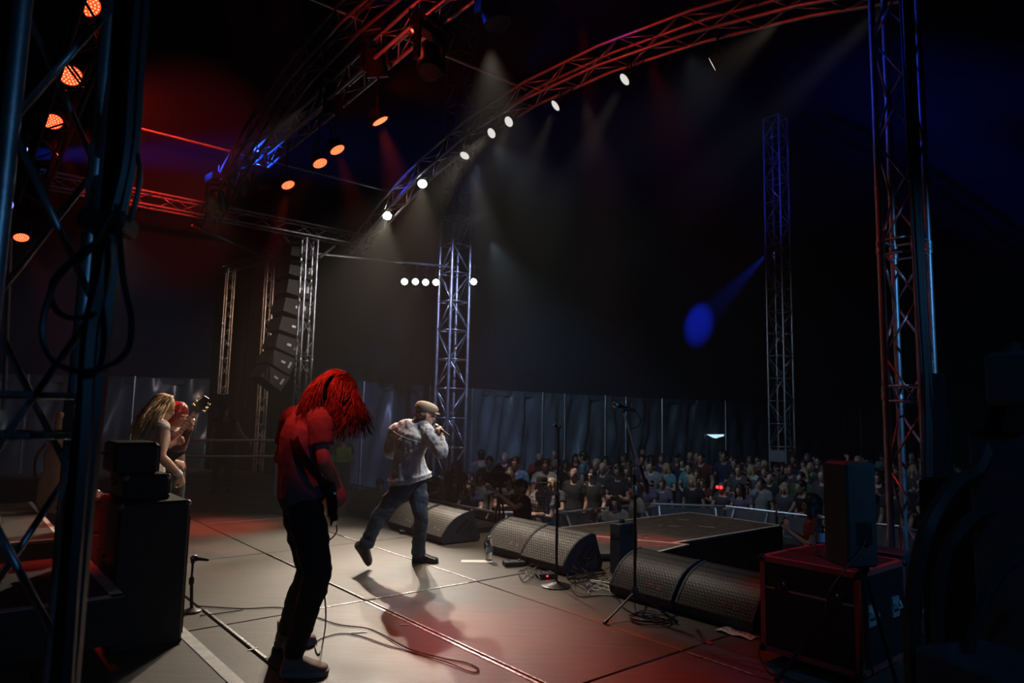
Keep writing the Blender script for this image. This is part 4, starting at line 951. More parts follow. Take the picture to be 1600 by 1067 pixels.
tower_cable('inner cable loop on the out of focus lattice tower', [J(176, 360, D - .03), J(120, 400, D - .03), J(82, 440, D - .03), J(85, 480, D - .03), J(112, 497, D - .03), J(150, 490, D - .03)], .007)
tower_cable('slack cable bowed away from the out of focus tower', [J(228, 20, D), J(196, 170, D), J(218, 260, D), J(208, 330, D), J(186, 372, D)], .007)
tb = MB(); tb.cbox(J(170, 350, D), .11, .12, .05, .01, V3((1, .2, 0)).normalized(), V3((-.2, 1, 0)).normalized()); tag(tb.build('cable_strap', M['rubber']), 'rubber strap binding cables to the out of focus tower', 'strap')
for k, (xa, xb, lab) in enumerate(((1415, 1440, 'black cable bundle running down the front of the tower behind the flight case'), (1424, 1446, 'second cable of the bundle on the tower behind the flight case'), (1406, 1434, 'thin cable on the tower behind the flight case'))):
    tower_cable(lab, [J(xa, -12, 4.72), J(xa + (xb - xa) * .5, 250, 4.72), J(xb, 480, 4.72), J(xb + 8, 620, 4.72), J(xb + 10, 800, 4.72), J(xb + 30, 990, 4.72)], (.024, .017, .01)[k])
a, b = J(1441, 582, 4.70), J(1478, 582, 4.78); m = MB(); vv = []
for iz in range(9):
    for i in range(9):
        t = i / 8; q = a.lerp(b, t); q = q + V3((0, .025 * math.sin(t * 15 + iz * .3), 0)); q.z = a.z - (a.z - .1) * iz / 8; q.x += .05 * iz / 8; vv.append(q)
m.add(vv, [(r * 9 + i, r * 9 + i + 1, (r + 1) * 9 + i + 1, (r + 1) * 9 + i) for r in range(8) for i in range(8)]); tag(m.build('drape', M['drape'], None, 'all'), 'black cloth hung on the lower half of the tower behind the flight case', 'curtain')
# dark gear close to the camera at the stage corner
N = 1.9
cable('hose', 'thick black hose arching past the tower drape', [J(1428, 1085, N), J(1425, 980, N), J(1432, 900, N), J(1452, 820, N), J(1490, 760, N + .05), J(1530, 730, N + .1), J(1560, 640, N + .15), J(1585, 540, N + .2)], .022, cat='hose', group='black hoses by the rack')
cable('hose', 'second black hose catching a pale glint beside the first', [J(1472, 1085, N), J(1466, 960, N), J(1474, 880, N), J(1500, 830, N), J(1540, 800, N + .1), J(1610, 780, N + .2)], .018, cat='hose', group='black hoses by the rack')
cable('hose', 'thin black hose slanting over the blue rack', [J(1500, 1085, N - .1), J(1520, 990, N - .1), J(1560, 900, N - .1), J(1620, 850, N - .1)], .014, cat='hose', group='black hoses by the rack')
def rackbox(name, label, px, py, dep, w, d, h, mt, cat='case'):
    c = J(px, py, dep); root = thing(name, label, cat, c - V3((0, 0, h / 2))); m = MB(); ax = V3((.95, .3, 0)).normalized(); ay = V3((-.3, .95, 0)).normalized()
    m.cbox(c, w, d, h, .012, ax, ay); m.build('body', M[mt], root)
    m = MB()
    for k in range(3): m.box(c - ay * (d / 2 + .003) + V3((0, 0, (k - 1) * h * .3)), w * .7, .006, h * .16, ax, ay)
    m.build('panel', M['black_metal'], root)
    m = MB(); m.lathe(c - ay * (d / 2) - ax * w * .3, -ay, [(.012, 0), (.012, .02)], 10); m.build('knob', M['chrome'], root); return root
M['bluegrey'] = mat('blue grey enamel', (.035, .05, .065), .4, .3, .2, 9)
rackbox('motor_controller', 'blue lit metal box fixed high at the picture edge beside the hoses', 1596, 592, 1.9, .11, .14, .15, 'bluegrey')
rackbox('equipment_rack', 'tall blue lit equipment rack standing past the hoses', 1625, 850, 1.95, .14, .3, .62, 'bluegrey')
rackbox('equipment_rack', 'low blue lit case below the hoses at the bottom corner', 1570, 1085, 1.75, .24, .3, .16, 'bluegrey')
m = MB(); q = J(1590, 880, 2.9); m.cbox(V3((q.x + .05, q.y + .1, .35)), .5, .5, 1.9, .02); tag(m.build('equipment_cabinet', M['drape'], None), 'black equipment cabinet in deep shade behind the hoses', 'cabinet')

# ---------------------------------------------------------------- crowd barrier sections
BAR = [S(16.5, 7.25), S(9.2, 7.3), S(8.6, 8.2), S(8.6, 10.6), S(7.6, 11.6), S(4.6, 11.9), S(3.0, 11.0), S(1.2, 9.6), S(-1.5, 9.2)]
def barrier(a, b, label, first=[None]):
    d = b - a; L = d.length; d.normalize(); n = V3((d.y, -d.x, 0))
    if n.dot(S(7, 4) - a) < 0: n = -n                  # towards the stage
    root = thing('crowd_barrier', label, 'barrier', V3((a.x, a.y, Z_GND)), 'crowd barrier sections before the stage')
    A = V3((a.x, a.y, Z_GND)); B = A + d * L; up = V3((0, 0, 1))
    m = MB(); m.tube([A + up * 1.1 + d * .02, B + up * 1.1 - d * .02], .024, 8); m.build('top_rail', M['alu'], root, True)
    m = MB(); m.box(A + d * L / 2 + up * .56, L - .06, .015, 1.0, d, n); m.build('panel', M['alu_dull'], root)
    for k in (.18, L - .18):
        m = MB(); m.tube([A + d * k + up * 1.06, A + d * k + n * .62 + up * .05], .026, 6); m.build('brace', M['alu'], root, True)
        m = MB(); m.box(A + d * k + n * .33 + up * .03, .06, .75, .05, d, n); m.build('foot', M['alu_dull'], root)
    m = MB(); m.box(A + d * L / 2 + n * .22 + up * .72, L - .1, .2, .03, d, n); m.build('step', M['alu_dull'], root)
    return root
seq = []
for a, b in zip(BAR, BAR[1:]):
    L = (b - a).length; n = max(1, round(L / 1.2))
    for k in range(n): seq.append((a.lerp(b, k / n), a.lerp(b, (k + 1) / n)))
ORD = 'first second third fourth fifth sixth seventh eighth ninth tenth eleventh twelfth thirteenth fourteenth fifteenth sixteenth seventeenth eighteenth nineteenth twentieth'.split()
for i, (a, b) in enumerate(seq): barrier(a, b, 'grey crowd barrier section, ' + ORD[min(i, 19)] + ' along the line counted from the far tent wall')
# ---------------------------------------------------------------- people
def lerp(a, b, t): return V3(a).lerp(V3(b), t)
def oring(c, ax, ay, rx, ry, n=16, sq=2.3):
    out = []
    for k in range(n):
        t = 2 * math.pi * k / n; cs, sn = math.cos(t), math.sin(t)
        out.append(c + ax * (rx * math.copysign(abs(cs) ** (2 / sq), cs)) + ay * (ry * math.copysign(abs(sn) ** (2 / sq), sn)))
    return out
def torso_rings(j, inf=0.0, t0=-.1, t1=1.0, k=1.0):
    p, nb = j['pelvis'], j['neck']
    bend = j.get('spine')                              # optional mid-spine point
    ax0 = (j['hipR'] - j['hipL']).normalized(); ax1 = (j['shR'] - j['shL']).normalized()
    shw = (j['shR'] - j['shL']).length / 2
    prof = [(-.12, .115, .095), (-.04, .155, .115), (.06, .162, .118), (.2, .150, .108), (.36, .140, .102), (.52, .152, .112), (.68, .165, .122), (.82, min(.172, shw * .95), .112), (.92, min(.14, shw * .8), .09), (1.0, .075, .068)]
    rings = []
    for t, rx, ry in prof:
        if t < t0 - 1e-6 or t > t1 + 1e-6: continue
        if bend is None: c = p.lerp(nb, t)
        else:
            c = p * ((1 - t) ** 2) + bend * (2 * t * (1 - t)) + nb * (t * t)
        e = .02
        q = (p.lerp(nb, t + e) if bend is None else p * ((1 - t - e) ** 2) + bend * (2 * (t + e) * (1 - t - e)) + nb * ((t + e) ** 2))
        d = (q - c).normalized(); ax = ax0.lerp(ax1, max(0, min(1, t))).normalized(); ax = (ax - d * ax.dot(d)).normalized(); ay = d.cross(ax)
        rings.append(oring(c, ax, ay, (rx * k + inf), (ry * k + inf)))
    return rings
def limb(m, pts, rs, n=12): m.tube(pts, rs, n); [m.ell(p, r * .99, r * .99, r * .99, n=n, m=8) for p, r in zip(pts, rs)]
def seg3(a, b, r0, rm, r1, bulge=.35):
    return [a, a.lerp(b, bulge), a.lerp(b, .75), b], [r0, rm, (rm + r1) * .5, r1]
def head_frame(j):
    f = V3(j['face']).normalized(); u = V3(j.get('hup', (0, 0, 1))); u = (u - f * u.dot(f)).normalized(); return f, u, f.cross(u)
def head_shape(m, j, s=1.0, fine=True):
    c = j['head']; f, u, r = head_frame(j); P = lambda x, y, z: c + (r * x + f * y + u * z) * s
    E = lambda x, y, z, a, b, d, n=14, mm=10: m.ell(P(x, y, z), a * s, b * s, d * s, r, f, u, n, mm)
    E(0, -.012, .028, .076, .097, .092); E(0, .022, -.045, .058, .068, .072); E(0, .052, -.086, .034, .036, .03)
    for q in (-1, 1):
        E(q * .079, -.012, -.015, .011, .022, .033, 8, 6)
        if fine: E(q * .032, .075, -.022, .024, .018, .020, 10, 6); E(q * .03, .086, .018, .026, .012, .008, 8, 6)
    m.loft([oring(P(0, .088, .018), r, u, .008 * s, .006 * s, 8), oring(P(0, .108, -.018), r, u, .011 * s, .010 * s, 8), oring(P(0, .112, -.030), r, u, .015 * s, .010 * s, 8), oring(P(0, .090, -.040), r, u, .012 * s, .006 * s, 8)])
    E(0, .087, -.060, .022, .012, .007, 10, 6); E(0, .084, -.072, .019, .012, .007, 10, 6)
def hand(m, w, d, nrm, side, curl=.5, s=1.0, spread=.12, thumb=.6):
    """w wrist, d direction to the knuckles, nrm back of the hand, side +1 / -1 puts the thumb; fingers curl away from nrm"""
    d = V3(d).normalized(); nrm = (V3(nrm) - d * V3(nrm).dot(d)).normalized(); x = d.cross(nrm) * side
    K = w + d * .088 * s
    rg = []
    for t, hw, hh in ((-.012, .026, .021), (.02, .034, .019), (.055, .041, .017), (.086, .042, .014), (.096, .037, .010)): rg.append(oring(w + d * t * s, x, nrm, hw * s, hh * s, 12))
    m.loft(rg)
    for i, (ox, ln) in enumerate(((.031, .072), (.0105, .080), (-.0105, .074), (-.031, .058))):
        p = K + x * ox * s - d * (.004 + (.006 if i == 3 else 0)) * s; a = 0.0; pts = [p - d * .018 * s]; pts.append(p); dd = d + x * ox * spread * 8
        dd.normalize()
        for q, (fr, cu) in enumerate(((.45, .9), (.31, 1.15), (.24, .8))):
            a += curl * cu * 1.25; dr = dd * math.cos(a) - nrm * math.sin(a); p = p + dr * ln * fr * s; pts.append(p)
        m.tube(pts, [.0105 * s, .0105 * s, .0092 * s, .0082 * s, .006 * s], 8); m.ell(pts[-1], .0062 * s, .0062 * s, .0062 * s, n=8, m=6)
    b = w + d * .022 * s + x * .024 * s; t1 = b + (d * .55 + x * .75 - nrm * .3 * thumb).normalized() * .042 * s; t2 = t1 + (d * .9 + x * (.35 - .7 * thumb * curl) - nrm * .75 * curl).normalized() * .034 * s; t3 = t2 + (d * .8 - x * .5 * thumb * curl * 1.4 - nrm * .8 * curl).normalized() * .026 * s
    m.tube([b, t1, t2, t3], [.016 * s, .0125 * s, .0105 * s, .007 * s], 8); m.ell(t3, .007 * s, .007 * s, .007 * s, n=8, m=6)
def foot_shape(m, an, toe, h, w, inf=0.0, up=None):
    """an ankle joint, toe tip; sole lies h under the ankle"""
    d = (toe - an); up = V3(up) if up else V3((0, 0, 1)); d = (d - up * d.dot(up)); L = d.length; d.normalize(); x = d.cross(up)
    sole = an - up * h
    rg = []
    for t, hw, ht in ((-.30, .028, .05), (-.24, .036, .085), (0.0, .036, .10), (.3, .038, .085), (.55, .044, .062), (.8, .043, .045), (.95, .032, .036), (1.0, .018, .026)):
        c = sole + d * (L * t) + up * (ht * .5 + inf * .0); rg.append(oring(c, x, up, hw * w + inf, ht * .5 + inf, 14, 3.0))
    m.loft(rg)
def arm_rs(k): return [.056 * k, .050 * k, .040 * k], [.041 * k, .040 * k, .030 * k, .026 * k]
def body_mb(j, k=1.0, hands=True, fine=True):
    m = MB(); m.loft(torso_rings(j, 0, k=k))
    m.tube([j['neck'] - (j['head'] - j['neck']).normalized() * .06, j['neck'], j['neck'].lerp(j['head'], .75)], [.066, .056, .052], 12)
    head_shape(m, j, j.get('hs', 1.0), fine)
    for s in 'RL':
        sh, el, wr = j['sh' + s], j['el' + s], j['wr' + s]
        limb(m, [sh, sh.lerp(el, .35), el], [.058 * k, .049 * k, .040 * k]); limb(m, [el, el.lerp(wr, .3), wr], [.040 * k, .042 * k, .027 * k])
        m.tube([j['neck'].lerp(sh, .25), sh], [.06 * k, .056 * k], 10)
        if hands:
            hd = j['hd' + s]; hand(m, wr, *hd)
        hp, kn, an = j['hip' + s], j['kn' + s], j['an' + s]
        limb(m, [hp, hp.lerp(kn, .3), kn], [.088 * k, .084 * k, .058 * k]); limb(m, [kn, kn.lerp(an, .3), an], [.056 * k, .056 * k, .038 * k])
        foot_shape(m, an, j['toe' + s], j.get('ah', .075), 1.0, 0, j.get('fup' + s))
    return m
def cloth_disp(amp, fx, fz, seed=0.0):
    def f(co):
        return amp * (noise.noise(V3((co.x * fx + seed, co.y * fx, co.z * fz))) + .5 * noise.noise(V3((co.x * fx * 2.3, co.y * fx * 2.3 + seed, co.z * fz * 2.1))) + .6 * (abs(noise.noise(V3((co.x * fx * 1.6 + 9, co.y * fx * 1.6, co.z * fz * 1.7 + seed)))) - .25))
    return f
def trousers_mb(j, inf=.014, k=1.0, cuff=.055, top=.16, thigh=.0, calf=.0):
    m = MB(); m.loft(torso_rings(j, inf, -.12, top, k))
    for s in 'RL':
        hp, kn, an = j['hip' + s], j['kn' + s], j['an' + s]
        e = an + (kn - an).normalized() * .02
        limb(m, [hp, hp.lerp(kn, .35), kn], [.092 * k + inf, .088 * k + inf + thigh, .062 * k + inf + calf]); m.tube([kn, kn.lerp(e, .3), kn.lerp(e, .8), e], [.062 * k + inf + calf, .060 * k + inf + calf, cuff + .004, cuff], 12)
    return m
def top_mb(j, inf=.016, k=1.0, sleeve=.45, t0=-.05, cuffr=None, collar=True, t1=.92, kt=None):
    m = MB(); m.loft(torso_rings(j, inf, t0, t1, kt or k))
    for s in 'RL':
        sh, el, wr = j['sh' + s], j['el' + s], j['wr' + s]
        m.tube([j['neck'].lerp(sh, .3), sh], [.058 * k + inf, .060 * k + inf], 12); m.ell(sh, .046 * k + inf, .046 * k + inf, .046 * k + inf)
        if sleeve <= 1:
            m.tube([sh, sh.lerp(el, sleeve * .5), sh.lerp(el, sleeve)], [.053 * k + inf, .053 * k + inf, .053 * k + inf], 12)
        else:
            e = el.lerp(wr, min(1, sleeve - 1)); r2 = cuffr or .034 * k + inf
            limb(m, [sh, sh.lerp(el, .4), el], [.060 * k + inf, .055 * k + inf, .048 * k + inf]); m.tube([el, el.lerp(e, .4), e], [.048 * k + inf, .046 * k + inf, r2], 12)
    return m
def hair_cap(m, j, s=1.0, low=0.0, grow=.010):
    c = j['head']; f, u, r = head_frame(j); g = grow
    m.ell(c + (u * .036 - f * .022) * s, (.078 + g) * s, (.096 + g) * s, (.090 + g) * s, r, f, u, 16, 12)
    m.ell(c + (-f * .045 - u * (.03 + low)) * s, (.066 + g) * s, (.055 + g) * s, (.06 + g + low * .6) * s, r, f, u, 14, 10)
def strands(name, mt, parent, roots, n, r=.006, seg=10, wob=.03, seed=1, taper=.25, wave=0.0):
    """hair: locks from root points along guide curves; roots: function k -> list of guide points"""
    rng = random.Random(seed); m = MB()
    for k in range(n):
        g = [V3(p) for p in roots(k / n, rng)]; pts = spline(g, max(2, seg // (len(g) - 1))); ph = rng.uniform(0, 6.3)
        L = len(pts); q = []
        for i, p in enumerate(pts):
            t = i / (L - 1); q.append(p + V3((math.sin(t * 7 + ph), math.cos(t * 6 + ph * 1.7), math.sin(t * 8 + ph * .6))) * wob * t * .35 + V3((math.sin(t * wave * 6 + ph), math.cos(t * wave * 6 + ph), 0)) * (.012 if wave else 0))
        m.tube(q, [r * (1 - (1 - taper) * (i / (L - 1)) ** 1.5) * rng.uniform(.85, 1.15) for i in range(L)], 5)
    return m.build(name, mt, parent, 'all')

# ---- the singer ------------------------------------------------------------
def singer():
    Z = 7.0
    toeL = onz(685, 879); heelL = onz(646, 879)
    j = dict(pelvis=J(641, 748, 6.98), neck=J(651, 661, 6.93), spine=J(634, 702, 6.96), shR=J(671, 679, 6.80), shL=J(617, 675, 7.08),
             elR=J(689, 706, 6.70), wrR=J(689, 682, 6.78), elL=J(609, 705, 7.12), wrL=J(630, 716, 7.26),
             hipR=J(632, 757, 6.90), hipL=J(650, 757, 7.04), knR=J(592, 808, 6.86), knL=J(658, 806, 7.02), anR=J(571, 853, 6.88), anL=J(657, 864, 7.06),
             toeR=J(566, 881, 6.90), toeL=V3((toeL.x, toeL.y, .03)), head=J(664, 648, 6.92), face=V3((.86, .50, -.12)), hs=1.02, hup=V3((.12, 0, 1)), ah=.085)
    j['anL'] = V3((heelL.x * .82 + toeL.x * .18, heelL.y, .085))
    j['toeR'] = V3((j['anR'].x - .02, j['anR'].y + .10, .02)); j['fupR'] = V3((.9, -.2, .45)).normalized()
    wr = j['wrR']
    micp0, micp1 = J(702, 681, 6.66), J(676, 662, 6.84)
    md = (micp1 - micp0).normalized()
    # right hand closed round the microphone: knuckles face outwards
    j['hdR'] = ((J(686, 667, 6.74) - wr).normalized(), V3((.75, -.6, .1)), 1, 1.15, 1.0, .02, 1.0)
    j['hdL'] = (V3((.7, .5, -.3)), V3((-.3, -.6, .5)), 1, .8, 1.0, .05, .8)
    root = thing('person', 'singer in a flat cap and washed denim jacket striding with a microphone at the mouth', 'person', V3((j['anL'].x - .3, j['anL'].y, 0)))
    remesh(body_mb(j), 'body', M['skin'], root, .0075, 3)
    jm = top_mb(j, .022, 1.03, 1.94, -.05, .040, kt=1.24, t1=1.0)
    # collar, waistband and cuffs
    f, u, r = head_frame(j)
    nb = j['neck']; jm.loft([oring(nb.lerp(j['head'], t) - f * .005, (j['shR'] - j['shL']).normalized(), (j['head'] - nb).normalized().cross((j['shR'] - j['shL']).normalized()), .075 - t * .02, .07, 16) for t in (-.3, .15)])
    w = torso_rings(j, .032, -.05, .1, 1.26); jm.loft(w)
    a, b = j['elR'], j['wrR']; jm.tube([a.lerp(b, .74), a.lerp(b, .98)], [.049, .047], 14)
    cd = cloth_disp(.012, 13, 8, 2.0)
    jk = remesh(jm, 'denim_jacket', M['denim_light'], root, .009, 2, cd)
    m = MB()                                            # yoke seam across the back
    ys = torso_rings(j, .031, .68, .82, 1.26); ring = [(a * .45 + b * .55) for a, b in zip(ys[0], ys[1])]
    back = sorted(ring, key=lambda p: p.y)[:9]; back.sort(key=lambda p: p.x); m.tube(spline(back, 4), .003, 6); m.build('yoke_seam', M['denim_light'], jk, True)
    m = MB(); w2 = torso_rings(j, .040, -.05, .1, 1.26)
    for t in (.15, .85): m.tube([w2[0][i].lerp(w2[1][i], t) for i in range(16)] + [w2[0][0].lerp(w2[1][0], t)], .0035, 5)
    m.build('hem_seam', M['denim_light'], jk, True)
    tm = trousers_mb(j, .012, 1.0, .066, .14); tr_ = remesh(tm, 'jeans', M['denim_dark'], root, .010, 2, cloth_disp(.012, 7, 12, 5.0))
    for s in 'RL':                                       # rolled cuffs
        kn, an = j['kn' + s], j['an' + s]; d = (kn - an).normalized()
        m = MB(); m.tube([an + d * .005, an + d * .03, an + d * .06, an + d * .075], [.068, .076, .074, .068], 16); m.build('turn_up', M['denim_dark'], tr_, True)
        bm = MB(); foot_shape(bm, an, j['toe' + s], .083, 1.25, .010, j.get('fup' + s)); bm.tube([an - d * .04, an + d * .05], [.052, .056], 12)
        bt = remesh(bm, 'boot', M['boot'], root, .008, 2)
    # flat cap
    m = MB(); c = j['head']; P = lambda x, y, z: c + r * x + f * y + u * z
    rg = []
    for z, rx, ry, oy in ((.030, .088, .106, -.004), (.055, .100, .122, .004), (.085, .098, .122, .010), (.112, .082, .102, .006), (.128, .05, .066, 0), (.134, .015, .02, 0)): rg.append(oring(P(0, oy, z - (.0)), r, (f + u * (-.10)).normalized(), rx, ry, 20, 2.1))
    m.loft(rg); cp = remesh(m, 'flat_cap', M['cap'], root, .007, 3)
    m = MB(); vs = []
    for i in range(11):
        t = -1 + 2 * i / 10; x = .085 * t; y0 = .062 + .03 * (1 - t * t); y1 = y0 + .055 * (1 - t * t) + .012
        for (y, z) in ((y0, .052), (y1, .030), (y1, .022), (y0, .036)): vs.append(P(x, y, z))
    m.loft([vs[4 * i:4 * i + 4] for i in range(11)]); m.build('peak', M['cap'], cp, True)
    m = MB(); hair_cap(m, j, 1.0, 0, .004); 
    hm = MB()
    for p in (-1, 1): hm.ell(P(p * .066, -.05, .0), .014, .038, .022, r, f, u)
    hm.ell(P(0, -.092, -.02), .06, .02, .035, r, f, u); remesh(hm, 'hair', M['hair_grey'], root, .006, 2)
    for p in (-1, 1):
        m = MB(); m.ell(P(p * .032, .082, -.004), .012, .009, .008, r, f, u); m.build('eye', M['eye'], root, True)
    mc = mic(micp0, md, None, 'wireless microphone held to the mouth of the singer', ln=.20)
    return j
SING = singer()

# ---- the long haired player ---------------------------------------------
def guitarist():
    j = dict(pelvis=J(473, 778, 4.22), neck=J(492, 648, 4.24), spine=J(458, 712, 4.22), shR=J(499, 656, 4.10), shL=J(457, 654, 4.40),
             elR=J(506, 722, 4.04), wrR=J(527, 758, 4.16), elL=J(437, 716, 4.50), wrL=J(462, 742, 4.68),
             hipR=J(478, 795, 4.14), hipL=J(468, 792, 4.32), knR=J(496, 896, 4.08), knL=J(484, 890, 4.42), anR=J(464, 1018, 4.03), anL=J(450, 985, 4.50),
             head=J(521, 613, 4.26), face=V3((.62, .40, -.80)), hup=V3((.62, .30, .62)), hs=1.0, ah=.085)
    q = onz(441, 1054); t = onz(510, 1055); j['anR'] = V3((q.x * .78 + t.x * .22, q.y, .095)); j['toeR'] = V3((t.x, t.y + .02, .03))
    q = onz(430, 1009); t = onz(492, 1006); j['anL'] = V3((q.x * .75 + t.x * .25, q.y, .095)); j['toeL'] = V3((t.x, t.y + .02, .03))
    j['hdR'] = ((J(534, 784, 4.16) - j['wrR']).normalized(), V3((.6, -.75, .15)), 1, .35, 1.0, .10, .5)
    j['hdL'] = (V3((.6, .5, .2)), V3((-.2, .5, .8)), 1, .8, 1.0, .05, .8)
    root = thing('person', 'long haired guitarist bowing over the instrument in a dark T-shirt, lit red from behind', 'person', V3((j['anR'].x, j['anR'].y, 0)))
    remesh(body_mb(j), 'body', M['skin'], root, .0065, 3)
    tm = top_mb(j, .020, 1.03, .62, -.16 if False else -.04); 
    tee = remesh(tm, 'shirt', M['tee_grey'], root, .008, 2, cloth_disp(.009, 9, 5, 1.0))
    pm = trousers_mb(j, .014, 1.0, .060, .10, .004, .004); remesh(pm, 'trousers', M['charcoal'], root, .009, 2, cloth_disp(.011, 6, 10, 7.0))
    for s in 'RL':
        an = j['an' + s]
        bm = MB(); foot_shape(bm, an, j['toe' + s], .088, 1.22, .010); bm.tube([an - V3((0, 0, .03)), an + V3((-.004, 0, .07))], [.050, .054], 14)
        sh = remesh(bm, 'shoe', M['shoe_tinted'], root, .007, 2)
        d = (j['toe' + s] - an); d.z = 0; L = d.length; d.normalize(); x = d.cross(V3((0, 0, 1))); so = V3((an.x, an.y, 0))
        m = MB(); outl = []
        for (tt, w) in ((-.34, .02), (-.28, .036), (0, .046), (.3, .047), (.55, .054), (.8, .052), (.95, .04), (1.03, .02)): outl.append((tt, w))
        poly = [so + d * L * a + x * (w + .006) * 1.12 for a, w in outl] + [so + d * L * a - x * (w + .006) * 1.12 for a, w in reversed(outl)]
        m.prism([p + V3((0, 0, .002)) for p in poly], (0, 0, .028)); m.build('sole', M['sole'], sh, True)
        m = MB()
        for i in range(5):
            a = .25 + i * .085; zc = .098 - i * .012; m.tube([so + d * L * a - x * .028 + V3((0, 0, zc)), so + d * L * (a + .02) + V3((0, 0, zc + .014)), so + d * L * (a + .05) + x * .028 + V3((0, 0, zc))], .004, 5)
        m.build('laces', M['paper'], sh, True)
    # hair swung forward
    c = j['head']; f, u, r = head_frame(j); P = lambda x, y, z: c + r * x + f * y + u * z
    m = MB(); hair_cap(m, j, 1.0, .01, .016)
    for q in (-1, 1): m.ell(P(q * .078, -.02, .0), .025, .07, .075, r, f, u)
    remesh(m, 'hair', M['hair_brown'], root, .008, 2)
    def roots(k, rng):
        side = rng.random()
        if side < .30:      # back of the head down over the nape and shoulders
            x = rng.uniform(-.085, .085); p0 = P(x * .5, rng.uniform(-.06, .0), .135 - abs(x) * .3); p1 = P(x * 1.15, -.115, .03)
            e = J(rng.uniform(462, 500), rng.uniform(634, 662), 4.2 + rng.uniform(-.14, .1)); return [p0, p1, p1.lerp(e, .5) + V3((0, -.03, .02)), e]
        elif side < .54:    # over the near ear
            z0 = rng.uniform(.02, .12); p0 = P(.03, rng.uniform(-.05, .04), .14); p1 = P(.108, rng.uniform(-.09, .07), .03 + z0 * .3)
            e = J(rng.uniform(500, 535), rng.uniform(640, 682), 4.12 + rng.uniform(-.04, .05)); return [p0, p1, p1.lerp(e, .5) + V3((.0, -.03, .0)), e]
        elif side < .78:    # curtain falling from crown past the face
            x = rng.uniform(-.1, .1); p0 = P(x * .6, rng.uniform(-.02, .06), .13 - abs(x) * .25); p1 = P(x * 1.2, rng.uniform(.06, .10), .06)
            e = J(rng.uniform(515, 552), rng.uniform(650, 690), 4.18 + rng.uniform(-.15, .15)); return [p0, p1, p1.lerp(e, .45) + V3((.03, 0, .02)), e]
        else:               # long sweep out to the front
            x = rng.uniform(-.07, .07); p0 = P(x * .6, rng.uniform(-.01, .05), .135); p1 = P(x, .10, .09)
            e = J(rng.uniform(548, 583), rng.uniform(655, 684), 4.2 + rng.uniform(-.1, .1)); mid = J(rng.uniform(548, 560), rng.uniform(612, 632), 4.22)
            return [p0, p1, mid, e]
    strands('long_hair', M['hair_brown'], root, roots, 900, .0048, 12, .045, 4)
    for s in (-1, 1):
        m = MB(); m.ell(P(s * .032, .084, -.004), .012, .009, .008, r, f, u); m.build('eye', M['eye'], root, True)
    # electric bass on a strap, worn low on the far side
    g = thing('bass_guitar', 'dark electric bass slung low on a wide black strap', 'guitar', J(512, 775, 4.25))
    gx = (J(478, 728, 5.1) - J(512, 778, 4.24)).normalized()   # along the neck, away from the player
    bc = J(513, 775, 4.27); nrm = V3((.75, .35, .12)); nrm = (nrm - gx * nrm.dot(gx)).normalized(); gy = gx.cross(nrm)
    Q = lambda a, b, z: bc + gx * a + gy * b + nrm * z
    out = [(-.22, 0), (-.20, .10), (-.12, .155), (-.03, .13), (.04, .115), (.12, .15), (.20, .13), (.17, .08), (.12, .045), (.12, -.045), (.15, -.08), (.14, -.13), (.06, -.125), (-.02, -.12), (-.12, -.155), (-.20, -.10)]
    m = MB(); m.loft([[Q(a * .94, b * .94, -.02) for a, b in out], [Q(a, b, -.013) for a, b in out], [Q(a, b, .013) for a, b in out], [Q(a * .94, b * .94, .02) for a, b in out]]); m.build('guitar_body', M['black_gloss'], g, True)
    m = MB(); m.box(Q(.42, 0, .008), .62, .05, .022, gx, gy, nrm); m.box(Q(.80, 0, .004), .18, .075, .016, gx, gy, nrm); nk = m.build('neck', mat('dark maple', (.2, .1, .05), .4), g)
    m = MB(); m.box(Q(.0, 0, .024), .09, .09, .012, gx, gy, nrm); m.box(Q(-.13, 0, .024), .05, .08, .012, gx, gy, nrm); m.build('pickup', M['black_metal'], g)
    m = MB()
    for k in range(4): m.lathe(Q(.74 + k * .04, .05, .004), gy, [(.006, 0), (.006, .02), (.012, .022), (.012, .034)], 8)
    m.build('tuner', M['chrome'], g)
    m = MB()
    for k in (-.018, -.006, .006, .018): m.tube([Q(-.14, k, .034), Q(.80, k * .9, .024)], .001, 4)
    m.build('strings', M['chrome'], g)
    m = MB(); m.lathe(Q(-.20, -.06, 0), (-gx - gy * .4), [(.011, 0), (.011, .03), (.006, .05)], 10); m.build('jack_plug', M['chrome'], g)
    # strap over the shoulder
    rr = torso_rings(j, .036, -.12, 1.0, 1.03)
    st = [J(478, 640, 4.33), J(463, 650, 4.24), J(458, 672, 4.10), J(463, 695, 4.03), J(475, 716, 4.00), J(491, 738, 4.02), J(506, 757, 4.10), Q(-.21, 0, 0)]
    st = spline(st, 5); m = MB(); vs = []
    for i, p in enumerate(st):
        t = (st[min(i + 1, len(st) - 1)] - st[max(0, i - 1)]).normalized(); o = V3((-.25, -.95, .1)); w = t.cross(o).normalized() * .026; o = w.cross(t).normalized() * .003
        vs.append([p - w - o, p + w - o, p + w + o, p - w + o])
    m.loft(vs); m.build('strap', M['black'], g)
    return j
GTR = guitarist()

